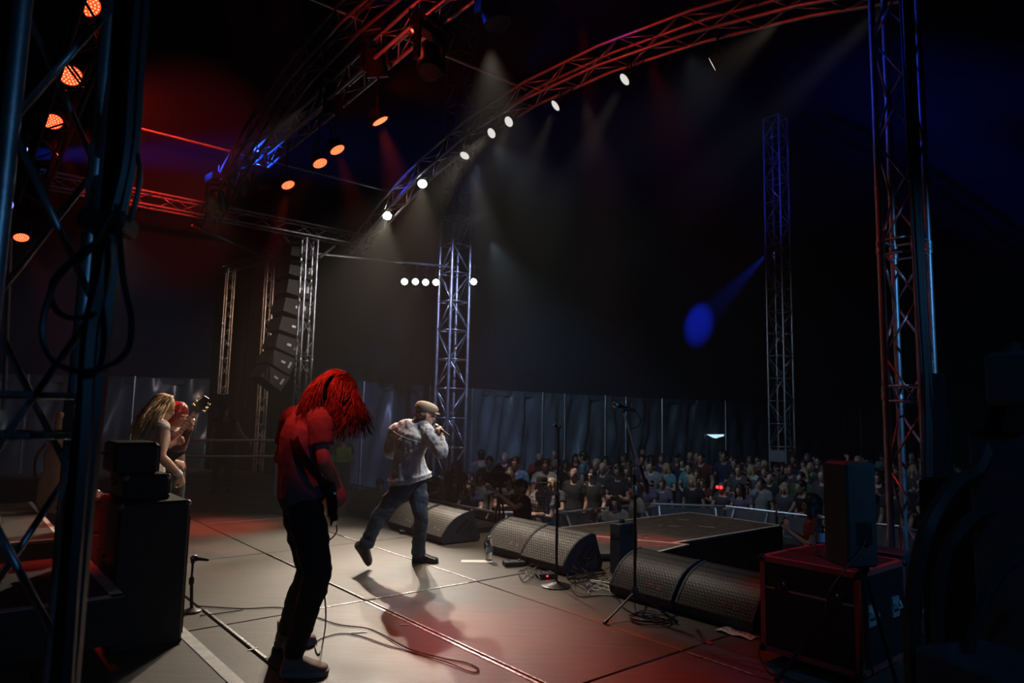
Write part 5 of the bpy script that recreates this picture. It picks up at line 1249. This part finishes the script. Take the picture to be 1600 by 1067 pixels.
# ---- two guitarists behind the bass stack -----------------------------------
def standing(name_label, feet, face_dir, h=1.75, pose=None, mats=None, hair='short', parts=True, voxel=.012, lean=0.0, hairmat='hair_dark', sleeve=.5, top='charcoal', legs='denim_dark', shoes='boot', k=1.0, fine=True, extra=None):
    """a person built in place; pose overrides local joints (x to the person's right, y forward, z up, for h = 1.75)"""
    f = V3((face_dir[0], face_dir[1], 0)).normalized(); r = V3((f.y, -f.x, 0)); s = h / 1.75; o = V3(feet)
    L = lambda x, y, z: o + r * x * s + f * y * s + V3((0, 0, z * s))
    base = dict(pelvis=(0, 0, .95), neck=(0, -.01 + lean, 1.47), head=(0, .03 + lean * 1.3, 1.625), shR=(.185, -.01 + lean, 1.42), shL=(-.185, -.01 + lean, 1.42), elR=(.25, -.03 + lean, 1.13), elL=(-.25, -.03 + lean, 1.13), wrR=(.25, .10, .90), wrL=(-.25, .10, .90),
                hipR=(.09, 0, .90), hipL=(-.09, 0, .90), knR=(.11, .03, .50), knL=(-.11, .03, .50), anR=(.12, -.02, .085), anL=(-.12, -.02, .085), toeR=(.16, .18, .03), toeL=(-.16, .18, .03))
    fd = {'face': (0, 1, 0), 'hdR': ((.0, .25, -1), (.9, .2, 0), 1, .4, 1, .08, .5), 'hdL': ((.0, .25, -1), (-.9, .2, 0), 1, .4, 1, .08, .5)}
    if pose:
        for q, v in pose.items():
            if q in base: base[q] = v
            else: fd[q] = v
    j = {q: L(*v) for q, v in base.items()}
    D = lambda v: r * v[0] + f * v[1] + V3((0, 0, v[2]))
    j['face'] = D(fd['face']); j['hs'] = s; j['ah'] = .085 * s
    if 'hup' in fd: j['hup'] = D(fd['hup'])
    for q in ('hdR', 'hdL'): v = fd[q]; j[q] = (D(v[0]), D(v[1]), (v[2] if q == 'hdR' else -v[2]) * 1, *v[3:])
    return j
def dress(j, label, root, voxel=.012, sleeve=.5, top='charcoal', legs='denim_dark', shoes='boot', hair='short', hairmat='hair_dark', k=1.0, fine=True, t0=-.05, inf=.016, names=('shirt', 'trousers')):
    remesh(body_mb(j, k, True, fine), 'body', M['skin'], root, voxel * .8, 2)
    T = M[top] if isinstance(top, str) else top; Lg = M[legs] if isinstance(legs, str) else legs
    remesh(top_mb(j, inf, k, sleeve, t0, t1=.92), names[0], T, root, voxel, 2, cloth_disp(.008, 6, 9, 3))
    if legs: remesh(trousers_mb(j, .013, k, .06, .12), names[1], Lg, root, voxel, 2)
    if shoes:
        for s in 'RL':
            m = MB(); foot_shape(m, j['an' + s], j['toe' + s], .084, 1.2, .009); remesh(m, 'shoe', M[shoes], root, voxel, 1)
    f, u, r = head_frame(j); c = j['head']; P = lambda x, y, z: c + (r * x + f * y + u * z) * j['hs']
    if hair in ('short', 'long', 'bob'):
        m = MB(); hair_cap(m, j, j['hs'], .02 if hair != 'short' else 0, .008 if hair == 'short' else .014)
        if hair in ('long', 'bob'):
            ln = .34 if hair == 'long' else .2
            m.loft([oring(P(0, -.05, .03), r, f, .085, .06, 14), oring(P(0, -.065, -.07), r, f, .095, .05, 14), oring(P(0, -.075, -.17), r, f, .105, .045, 14), oring(P(0, -.085, -ln), r, f, .085, .03, 14)])
            for q in (-1, 1): m.loft([oring(P(q * .07, .015, .06), r, f, .022, .045, 10), oring(P(q * .084, .01, -.04), r, f, .020, .045, 10), oring(P(q * .095, .0, -.15), r, f, .024, .04, 10), oring(P(q * .09, -.01, -ln + .05), r, f, .015, .02, 10)])
        remesh(m, 'hair', M[hairmat], root, voxel * .8, 2, cloth_disp(.010, 22, 9, 5) if hair != 'short' else None)
    m = MB()
    for q in (-1, 1): m.ell(P(q * .032, .083, -.004), .012 * j['hs'], .009 * j['hs'], .008 * j['hs'], r, f, u, 8, 6)
    m.build('eyes', M['eye'], root, True)
    return P
# blond player, seen from behind his playing arm
fb = J(231, 700, 6.6); fb = V3((fb.x, fb.y, 0))
jb = standing('', fb, (.50, .80), 1.70, pose=dict(neck=(.0, .04, 1.44), head=(.0, .13, 1.585), face=(.35, .85, -.25), shR=(.19, .02, 1.39), shL=(-.18, .05, 1.40), elR=(.26, -.02, 1.12), wrR=(.25, .20, .93), hdR=((-.1, .3, -.9), (.95, .1, .1), 1, .5, 1, .08, .5), elL=(-.24, .12, 1.12), wrL=(-.22, .40, 1.22), hdL=((0, .6, .5), (-.8, -.2, .2), 1, .9, 1, .05, .8)))
rb = thing('person', 'blond wavy haired player in a striped vest behind the bass stack', 'person', fb)
M['vest'] = mat('pale striped vest', (.42, .39, .36), .9, 0, .55, 22, .3, 30, stretch=(1, 1, 4))
dress(jb, '', rb, .011, .02, 'vest', 'charcoal', 'boot', 'none', k=1.1, inf=.012, names=('vest', 'trousers'))
f_, u_, r_ = head_frame(jb); cb_ = jb['head']; PB = lambda x, y, z: cb_ + r_ * x + f_ * y + u_ * z
m = MB(); hair_cap(m, jb, 1.0, .02, .018); remesh(m, 'hair', M['hair_blond'], rb, .010, 2)
def roots_b(k, rng):
    th = rng.uniform(.9, 5.4) - math.pi; x, y = math.sin(th), -math.cos(th)
    x = rng.uniform(-1, 1); y = rng.uniform(-1, .35)
    p0 = PB(x * .05, y * .06, .13); p1 = PB(x * .105, y * .11 - .01, .03); e = PB(x * .18 + rng.uniform(-.04, .04), y * .14 - .05, rng.uniform(-.34, -.20))
    return [p0, p1, p1.lerp(e, .5) + r_ * x * .04 - f_ * .02, e]
strands('wavy_hair', M['hair_blond'], rb, roots_b, 320, .009, 12, .05, 8, .35, 1.6)
m = MB(); a, b = jb['elR'], jb['wrR']; m.tube([a.lerp(b, .78), a.lerp(b, .98)], [.037, .034], 14); m.build('wristband', cloth('white towelling', (.6, .6, .62)), rb, True)
# red lit guitarist beyond him
fr_ = J(266, 700, 7.45); fr_ = V3((fr_.x, fr_.y, 0))
jr = standing('', fr_, (.82, -.35), 1.62, pose=dict(head=(.0, .10, 1.60), neck=(0, .02, 1.45), face=(-.1, .9, -.4), elL=(-.34, .06, 1.22), wrL=(-.26, .34, 1.38), hdL=((.1, .35, .6), (-.6, .5, -.2), 1, 1.0, 1, .05, .8), elR=(.27, -.06, 1.13), wrR=(.10, .20, 1.06), hdR=((-.6, .3, -.3), (.2, .8, .3), 1, .5, 1, .08, .5)))
jr['wrL'] = J(297, 664, 7.16); jr['elL'] = J(283, 690, 7.40); jr['hdL'] = ((J(303, 652, 7.12) - jr['wrL']).normalized(), V3((.2, .75, -.3)), -1, 1.0, 1.0, .05, .8)
rr_ = thing('person', 'red haired guitarist fretting a guitar beyond the blond player', 'person', fr_)
dress(jr, '', rr_, .012, 1.85, cloth('dark maroon', (.10, .03, .03)), 'charcoal', 'boot', 'bob', 'hair_red')
gt = thing('electric_guitar', 'electric guitar with a pale fretboard raised beside the blond player', 'guitar', J(270, 705, 7.2))
g0, g1 = J(264, 698, 7.15), J(311, 637, 7.1); gx = (g1 - g0).normalized(); nrm = V3((.3, -.9, -.1)); nrm = (nrm - gx * nrm.dot(gx)).normalized(); gy = gx.cross(nrm); GL = (g1 - g0).length
Q = lambda a, b, z: g0 + gx * a + gy * b + nrm * z
sg_o = [(-.40, 0), (-.38, .10), (-.28, .16), (-.17, .125), (-.08, .13), (.05, .165), (.0, .10), (-.02, .03), (-.02, -.03), (.0, -.10), (.05, -.165), (-.08, -.13), (-.17, -.125), (-.28, -.16), (-.38, -.10)]
m = MB(); m.prism([Q(a, b, -.02) for a, b in sg_o], nrm * .04); m.build('guitar_body', M['black_gloss'], gt)
m = MB(); m.prism([Q(a * .5 - .12, b * .55 - .03, .021) for a, b in sg_o], nrm * .003); m.build('pick_guard', M['paper'], gt)
m = MB(); m.box(Q(GL * .45, 0, .015), GL * .9, .05, .02, gx, gy, nrm); m.build('neck', mat('pale fretboard wood', (.30, .21, .15), .4), gt)
m = MB()
for k in range(14): m.box(Q(GL * .9 - .035 - .035 * k, 0, .026), .004, .05, .003, gx, gy, nrm)
tag(m.build('fret', M['alu'], gt), kind='stuff')
m = MB(); m.prism([Q(GL * .9 + a, b, .0) for a, b in ((0, -.025), (.10, -.05), (.19, -.03), (.19, .03), (.10, .05), (0, .025))], nrm * .016); m.build('headstock', M['black_gloss'], gt)
for k in range(3):
    for s in (-1, 1):
        m = MB(); m.lathe(Q(GL * .9 + .05 + .045 * k, s * .04, .008), gy * s, [(.005, 0), (.005, .018), (.013, .02), (.013, .032)], 8); m.build('tuner', M['brass'], gt)
# woman behind the handrail
fw = J(345, 772, 12.9); fw = V3((fw.x, fw.y, 0)); jw = standing('', fw, (.35, -.9), 1.60, pose=dict(elL=(-.33, .05, 1.15), wrL=(-.50, .25, 1.02)))
rw = thing('person', 'woman in a black sleeveless top standing behind the side handrail', 'person', fw)
dress(jw, '', rw, .014, .02, cloth('black jersey', (.015, .015, .016)), cloth('black shorts', (.016, .016, .018)), 'boot', 'long')
# ---------------------------------------------------------------- the crowd
def proto(kind, h=1.75, pose=None, hair='short', hairmat='hair_dark', sleeve=.5, top='charcoal', legs='denim_dark', k=1.0, loc=(0, 0, -40), label='', voxel=.017, name='person'):
    j = standing('', (0, 0, 0), (0, 1), h, pose); root = thing(name, label, 'person', (0, 0, 0))
    P = dress(j, '', root, voxel, sleeve, top, legs, None, hair, hairmat, k); 
    for s in 'RL':
        m = MB(); foot_shape(m, j['an' + s], j['toe' + s], .084 * h / 1.75, 1.2, .008); m.build('shoe', M['boot'], root, True)
    root['h'] = h; root['j'] = 0
    return root, j, P
ARMS = dict(
    down=dict(),
    lean=dict(elR=(.27, .10, 1.16), wrR=(.10, .34, 1.10), hdR=((-.8, .3, 0), (.1, .3, .9), 1, .3, 1, .05, .5), elL=(-.27, .10, 1.16), wrL=(-.10, .36, 1.12), hdL=((.8, .3, 0), (-.1, .3, .9), 1, .3, 1, .05, .5), neck=(0, .07, 1.45), head=(0, .13, 1.60)),
    clap=dict(elR=(.26, .10, 1.18), wrR=(.10, .30, 1.34), hdR=((-.25, .2, .9), (.8, .3, .2), 1, .2, 1, .05, .5), elL=(-.26, .10, 1.18), wrL=(-.10, .30, 1.32), hdL=((.25, .2, .9), (-.8, .3, .2), 1, .2, 1, .05, .5)),
    phone=dict(elR=(.26, .16, 1.30), wrR=(.14, .32, 1.56), hdR=((-.1, .1, .9), (.3, -.9, .1), 1, .7, 1, .05, .5)),
    raise_=dict(elR=(.30, .08, 1.62), wrR=(.26, .10, 1.88), hdR=((0, .1, .9), (.2, -.9, .1), 1, .5, 1, .05, .5)),
    cross=dict(elR=(.25, .08, 1.12), wrR=(-.06, .22, 1.16), hdR=((-.9, .1, .1), (.1, .9, .2), 1, .3, 1, .05, .5), elL=(-.25, .08, 1.12), wrL=(.06, .25, 1.14), hdL=((.9, .1, .1), (.1, .9, .2), 1, .3, 1, .05, .5)))
PR = {}
def get(kind):
    if kind in PR: return PR[kind]
    spec = dict(man=(1.78, 'down', 'short', 'hair_dark', 1.04), man2=(1.78, 'cross', 'short', 'hair_dark', 1.08), bald=(1.78, 'down', 'none', 'hair_dark', 1.08), woman=(1.66, 'down', 'long', 'hair_dark', .92),
                woman2=(1.66, 'lean', 'long', 'hair_dark', .92), clapper=(1.72, 'clap', 'bob', 'hair_dark', .95), phoner=(1.74, 'phone', 'short', 'hair_dark', 1.0), raiser=(1.76, 'raise_', 'short', 'hair_dark', 1.0), leaner=(1.76, 'lean', 'short', 'hair_dark', 1.02), capman=(1.78, 'down', 'short', 'hair_dark', 1.04), bob=(1.68, 'cross', 'bob', 'hair_dark', .94))[kind]
    root, j, P = proto(kind, spec[0], ARMS[spec[1]], spec[2], spec[3], .5, cloth('black', (.018, .018, .02)), 'denim_dark', spec[4])
    if kind == 'phoner':
        m = MB(); c = j['wrR'] + V3((-.03, .03, .10)); m.box(c, .075, .009, .15); ph = m.build('phone', M['black_gloss'], root); m = MB(); m.box(c - V3((0, .0052, 0)), .067, .001, .135); m.build('screen', M['glow_screen'], ph)
    if kind == 'capman':
        f, u, r = head_frame(j); c = j['head']; m = MB(); m.ell(c + u * .058 - f * .006, .09, .108, .085, r, f, u); m.box(c + u * .055 + f * .125, .12, .10, .014, r, f, u); m.build('cap', M['charcoal'], root, True)
    PR[kind] = [root, True]
    return PR[kind]
SK = [M['skin'], mat('pale skin', (.60, .38, .29), .5, 0, .1, 12), mat('tanned skin', (.40, .22, .15), .5, 0, .1, 12)]
PAL = dict(black=(.018, .018, .02), charcoal_grey=(.06, .06, .065), navy=(.02, .03, .07), white=(.55, .55, .55), grey=(.22, .22, .23), maroon=(.10, .02, .02), blue=(.06, .16, .38), teal=(.10, .28, .30), green=(.05, .10, .05), red=(.28, .04, .03), lilac=(.16, .12, .19))
HA = dict(dark=M['hair_dark'], brown=mat('brown hair', (.07, .035, .02), .5, 0, .3, 25), blond=mat('blond hair', (.42, .30, .17), .5, 0, .3, 25), grey=M['hair_grey'])
def place(kind, p, face, h, colour, haircol, label, group=None, rng=random):
    pr = get(kind); src = pr[0]; k = h / src['h']; rz = math.atan2(face.y, face.x) - math.pi / 2
    mats = dict(shirt=cloth(colour.replace('_', ' '), PAL[colour]), hair=HA[haircol], body=rng.choice(SK))
    o = dup(src, p, rz, label, group, mats, k)
    return o
def gone(): 
    for kind, (root, _) in PR.items():
        for c in list(root.children_recursive): bpy.data.objects.remove(c)
        bpy.data.objects.remove(root)
AIM = S(7.5, 3.2)
taken = []
def special(px, py, dep, kind, colour, haircol, label, face=None, group=None, ground=Z_GND, hmax=1.95):
    q = J(px, py, dep); src = get(kind)[0]; h = max(1.0, min(hmax, (q.z - ground) * 1.75 / 1.625)); p = V3((q.x, q.y, ground)); taken.append(p)
    f = (AIM - p) if face is None else V3(face); f.z = 0; f.normalize()
    return place(kind, p, f, h, colour, haircol, label, group), p, h, f
def local(o, x, y, z):                                   # a point in a placed person's frame, at the proto's scale
    return Matrix.Translation(o.location) @ Matrix.Rotation(o.rotation_euler.z, 4, 'Z') @ (V3((x, y, z)) * o.scale.x)
def part(o, mb, name, mt): return mb.build(name, mt, o, True, local=True)
FR = 'front row along the crowd barrier'
special(752, 746, 13.9, 'woman', 'white', 'dark', 'dark haired woman in a white top watching beside the king pole', group=FR)
special(737, 757, 13.0, 'woman2', 'navy', 'dark', 'woman in a navy top leaning on the barrier in front of the one in white', group=FR)
special(712, 757, 13.4, 'bob', 'maroon', 'dark', 'woman in maroon at the barrier under the king pole', group=FR)
o, p, h, f = special(848, 758, 11.6, 'man2', 'white', 'dark', 'man in a plaid shirt and dark hat with folded arms at the barrier', group=FR)
for c in o.children:
    if c.name.startswith('shirt'): c.material_slots[0].material = M['plaid']
jx = standing('', (0, 0, 0), (0, 1), 1.78, ARMS['cross']); hc = jx['head']
m = MB(); m.lathe(hc + V3((0, -.005, .05)), (0, 0, 1), [(.16, -.004), (.165, .006), (.10, .016), (.098, .07), (.08, .10), (.03, .108)], 24); part(o, m, 'hat', M['charcoal'])
special(806, 724, 14.0, 'man', 'blue', 'dark', 'man in a bright blue T-shirt standing behind the camera operator')
special(752, 712, 15.6, 'man', 'grey', 'dark', 'grey shirted man standing back towards the tent wall by the king pole', face=(-.2, 1, 0))
special(898, 741, 13.4, 'bald', 'black', 'dark', 'shaven man in black with pale print just past the round based stand')
o, p, h, f = special(926, 743, 13.3, 'man', 'black', 'dark', 'man wearing dark sunglasses and black among the barrier crowd')
jm = standing('', (0, 0, 0), (0, 1), 1.78); hc = jm['head']; m = MB()
for s in (-1, 1): m.ell(hc + V3((s * .034, .098, .0)), .028, .010, .02)
m.tube([hc + V3((-.08, .03, .004)), hc + V3((-.06, .10, .004)), hc + V3((.06, .10, .004)), hc + V3((.08, .03, .004))], .004, 6); part(o, m, 'sunglasses', M['black_gloss'])
special(943, 731, 14.7, 'bald', 'charcoal_grey', 'grey', 'bald older man between the sunglasses wearer and the shouting man')
special(967, 737, 13.8, 'man2', 'black', 'dark', 'man in black with folded arms just before the tripod microphone stand')
special(912, 714, 16.5, 'man', 'teal', 'dark', 'man in a teal shirt turned sideways behind the shaven man', face=(-.9, .3, 0))
special(1010, 754, 13.6, 'woman2', 'lilac', 'dark', 'woman in lilac bending over the barrier past the tripod stand', group=FR)
special(1036, 757, 14.5, 'phoner', 'lilac', 'brown', 'person in lilac holding up a phone over the barrier beyond the thrust', group=FR)
special(1083, 752, 14.2, 'woman', 'black', 'blond', 'fair haired woman in black at the barrier beyond the thrust', group=FR)
special(1099, 754, 15.0, 'clapper', 'maroon', 'brown', 'brown haired person in maroon clapping next to the fair haired woman', group=FR)
o, p, h, f = special(1132, 760, 14.0, 'leaner', 'charcoal_grey', 'grey', 'person with glowing red novelty glasses leaning at the barrier', group=FR)
jl = standing('', (0, 0, 0), (0, 1), 1.76, ARMS['lean']); hc = jl['head']; m = MB()
for s in (-1, 1): m.ell(hc + V3((s * .055, .105, .02)), .034, .014, .036)
part(o, m, 'glowing_glasses', M['glow_led'])
special(1161, 763, 13.4, 'woman2', 'lilac', 'dark', 'dark haired woman resting both forearms on the barrier top', group=FR)
special(1190, 756, 13.9, 'phoner', 'grey', 'dark', 'person filming with a raised phone in front of the dim king pole', group=FR)
special(1204, 748, 15.2, 'bald', 'black', 'dark', 'bald man in black next to the person filming')
special(1227, 763, 13.6, 'woman', 'charcoal_grey', 'blond', 'long haired blond woman at the barrier by the loudspeaker', group=FR)
special(1252, 746, 14.4, 'man', 'green', 'dark', 'man in green beside the long haired blond woman')
special(1132, 712, 17.5, 'man', 'navy', 'dark', 'tall man in a navy T-shirt with white print mid crowd')
special(1096, 716, 17.0, 'man', 'maroon', 'dark', 'man in an open maroon shirt beside the tall navy one')
special(593, 757, 13.0, 'capman', 'black', 'brown', 'bearded man in a black cap between the lone monitor and the singer', face=(.5, -.9, 0))
o, p, h, f = special(535, 683, 14.2, 'man', 'black', 'dark', 'steward in a yellow reflective vest behind the swinging hair', face=(-.6, .6, 0), ground=-.62)
m = MB(); jv = standing('', (0, 0, 0), (0, 1), 1.78); m.loft(torso_rings(jv, .03, .3, .92, 1.04)); part(o, m, 'reflective_vest', mat('yellow reflective cloth', (.55, .62, .05), .6))
m = MB(); m.cbox(p + V3((0, 0, -.29)), .7, .7, .57, .01); tag(m.build('step_block', M['black'], None), 'black step block under the steward in the yellow vest', 'block')
o, p, h, f = special(962, 785, 10.9, 'bob', 'grey', 'brown', 'child with sunglasses pushed up in curly hair beside the thrust', face=(-.4, -.9, 0))
jb2 = standing('', (0, 0, 0), (0, 1), 1.68, ARMS['cross']); hc = jb2['head']; m = MB()
for s in (-1, 1): m.ell(hc + V3((s * .036, .085, .095)), .03, .012, .02)
part(o, m, 'sunglasses', M['black_gloss'])
special(995, 766, 11.2, 'woman', 'grey', 'brown', 'woman with long brown hair in a grey top standing behind the child', face=(-.95, -.1, 0))
special(930, 803, 10.9, 'bob', 'maroon', 'brown', 'small curly haired child crouching low at the thrust corner', face=(.6, -.6, 0))
special(1272, 790, 8.7, 'clapper', 'red', 'dark', 'person in an orange red jacket standing in the pit beyond the flight case', face=(-.8, .2, 0))
# camera operator in the pit
q = J(816, 762, 10.75); hh = (q.z - Z_GND) * 1.75 / 1.625; fp = V3((q.x, q.y, Z_GND)); taken.append(fp)
jc = standing('', fp, (-.88, -.30), hh, dict(elL=(-.30, .22, 1.36), wrL=(-.16, .42, 1.54), hdL=((.1, .6, .4), (-.7, -.4, .5), 1, .5, 1, .05, .5), elR=(.22, .26, 1.46), wrR=(.10, .46, 1.60), hdR=((.0, .6, .4), (.8, -.3, .4), 1, .5, 1, .05, .5), face=(0, 1, .12)))
rc = thing('person', 'camera operator in a black T-shirt and headphones reaching up to a video camera', 'person', fp)
PC = dress(jc, '', rc, .013, .5, cloth('black', PAL['black']), 'denim_dark', 'boot', 'short', 'hair_dark', 1.04)
m = MB(); f_, u_, r_ = head_frame(jc); c_ = jc['head']
m.ell(c_ + u_ * .062 - f_ * .004, .088, .106, .08, r_, f_, u_); m.box(c_ + u_ * .06 + f_ * .12, .12, .09, .013, r_, f_, u_); m.build('cap', M['charcoal'], rc, True)
m = MB()
for s in (-1, 1): m.lathe(c_ + r_ * (s * .078) - u_ * .01, r_ * s, [(.042, 0), (.046, .012), (.036, .03), (.01, .034)], 16)
m.tube([c_ + r_ * (.1 * math.cos(t)) + u_ * (.155 * math.sin(t) - .005) - f_ * .01 for t in [math.pi * i / 12 for i in range(13)]], .008, 6); m.build('headphones', M['alu_dull'], rc, True)
vcq = J(782, 747, 10.75); vc = thing('video_camera', 'shoulder size video camera on a tripod above the barrier', 'camera', vcq); ax = V3((-.5, -.86, .08)).normalized(); ay = V3((.86, -.5, 0)).normalized(); az = ax.cross(ay) * -1
m = MB(); m.cbox(vcq, .30, .11, .15, .012, ax, ay, V3((0, 0, 1))); m.build('camera_body', M['black_metal'], vc)
m = MB(); m.lathe(vcq + ax * .15, ax, [(.045, 0), (.045, .10), (.06, .11), (.06, .16)], 18); m.build('camera_lens', M['black_gloss'], vc, True)
m = MB(); m.tube([vcq + V3((0, 0, .07)) + ax * .12, vcq + V3((0, 0, .13)) + ax * .1, vcq + V3((0, 0, .13)) - ax * .1, vcq + V3((0, 0, .07)) - ax * .12], .012, 8); m.box(vcq + V3((0, 0, .17)) + ax * .05, .09, .06, .05, ax, ay); m.box(vcq - ax * .2 + V3((0, 0, .02)), .09, .07, .07, ax, ay); m.build('viewfinder', M['black_metal'], vc)
tq = V3((vcq.x, vcq.y, Z_GND)); tp = thing('camera_tripod', 'camera tripod with spread legs standing before the barrier', 'tripod', tq)
m = MB(); m.box(vcq - V3((0, 0, .11)), .12, .09, .06); m.build('head', M['black_metal'], tp)
for t in (.4, 2.5, 4.6):
    m = MB(); m.tube([vcq - V3((0, 0, .13)), tq + V3((math.cos(t) * .27, math.sin(t) * .27, .01))], .016, 6); m.build('leg', M['black_metal'], tp, True)
# the packed crowd
def inpoly(p, poly):
    c = False
    for i in range(len(poly)):
        a, b = poly[i], poly[i - 1]
        if (a.y > p.y) != (b.y > p.y) and p.x < (b.x - a.x) * (p.y - a.y) / (b.y - a.y) + a.x: c = not c
    return c
def segd(p, a, b):
    d = b - a; t = max(0, min(1, (p - a).dot(d) / d.dot(d))); return (p - a - d * t).length
PIT = BAR + [S(-1.5, -2), S(16.5, -2)]
def bard(p): return min(segd(V3((p.x, p.y, 0)), a, b) for a, b in zip(BAR, BAR[1:]))
def project(p):
    d = p - EYE; z = d.dot(FW); return 800 + F_PX * d.dot(RT) / z, 533.5 - F_PX * d.dot(UP) / z, z
rng = random.Random(21); cand = []
y = 8.5
while y < 24.5:
    x = -4.5
    while x < 17:
        p = V3((x + rng.uniform(-.17, .17), y + rng.uniform(-.17, .17), 0)); x += .58 if y < 15 else .64
        px, py, z = project(V3((p.x, p.y, .45)))
        if not (545 < px < 1500) or z > 22.5: continue
        lim = 21.5 if px > 1120 else 20.0 if px > 860 else 17.2 if px > 740 else 16.0
        if z > lim or rng.random() < (.62 if px < 690 else .22 if px < 860 else .0): continue
        db = bard(p)
        if inpoly(p, PIT) or db < .38 : continue
        if z > 17.5 and rng.random() < (z - 17.5) * .17: continue
        if (p - V3((K1.x, K1.y, 0))).length < .62 or (p - V3((K2.x, K2.y, 0))).length < .62: continue
        if any((V3((t.x, t.y, 0)) - p).length < .52 for t in taken): continue
        if any((c[2] - p).length < .52 for c in cand[-90:]): continue
        cand.append((z, db, p, px))
    y += .56 if y < 15 else .66
cand.sort(key=lambda c: c[0]); cand = cand[:272]
kinds = ['man'] * 5 + ['bald'] * 2 + ['woman'] * 4 + ['man2'] * 3 + ['clapper', 'bob', 'bob', 'capman', 'capman', 'leaner', 'phoner', 'raiser']
cols = ['black'] * 14 + ['charcoal_grey'] * 6 + ['navy'] * 3 + ['grey'] * 1 + ['white'] * 1 + ['maroon', 'green', 'teal', 'blue', 'red', 'lilac']
desc = dict(man='short haired man', bald='shaven headed man', woman='long haired woman', man2='man arms folded', clapper='person clapping raised hands', bob='bob haired woman arms folded', capman='capped man', leaner='man leaning forward', phoner='person holding a phone', raiser='person raising one arm', woman2='woman leaning on the barrier')
used = {}
for z, db, p, px in cand:
    kind = rng.choice(kinds)
    if db < .8 and rng.random() < .6: kind = rng.choice(['leaner', 'woman2', 'bob', 'clapper'])
    if kind in ('raiser',) and rng.random() < .5: kind = 'man'
    c = rng.choice(cols); hc_ = rng.choices(['dark', 'brown', 'blond', 'grey'], [5, 3, 2, 1])[0]
    hb = get(kind)[0]['h']; h = hb * rng.uniform(.94, 1.06); f = AIM + V3((rng.uniform(-3, 3), rng.uniform(-3, 3), 0)) - p; f.z = 0; f.normalize()
    zone = 'at the barrier' if db < .85 else 'before the king pole' if z < 15.5 and px < 800 else 'in the near half of the crowd' if z < 16 else 'deep in the packed crowd' if z < 18.6 else 'at the rear edge of the crowd'
    hair_t = '' if kind in ('bald', 'capman') else {'dark': 'dark haired ', 'brown': 'brown haired ', 'blond': 'fair haired ', 'grey': 'grey haired '}[hc_]
    dd = desc[kind].replace('short haired ', 'short ' if False else '').replace('long haired ', 'long ' if False else '')
    lab = hair_t + desc[kind].replace('short haired man', 'man').replace('long haired woman', 'woman').replace('bob haired woman', 'woman') + ' in ' + c.replace('_', ' ') + ' ' + zone
    place(kind, V3((p.x, p.y, Z_GND)), f, h, c, hc_, lab, 'spectators packed before the stage', rng)
gone()
bpy.data.scenes.remove(TMP)
bpy.data.batch_remove(SCRAP)
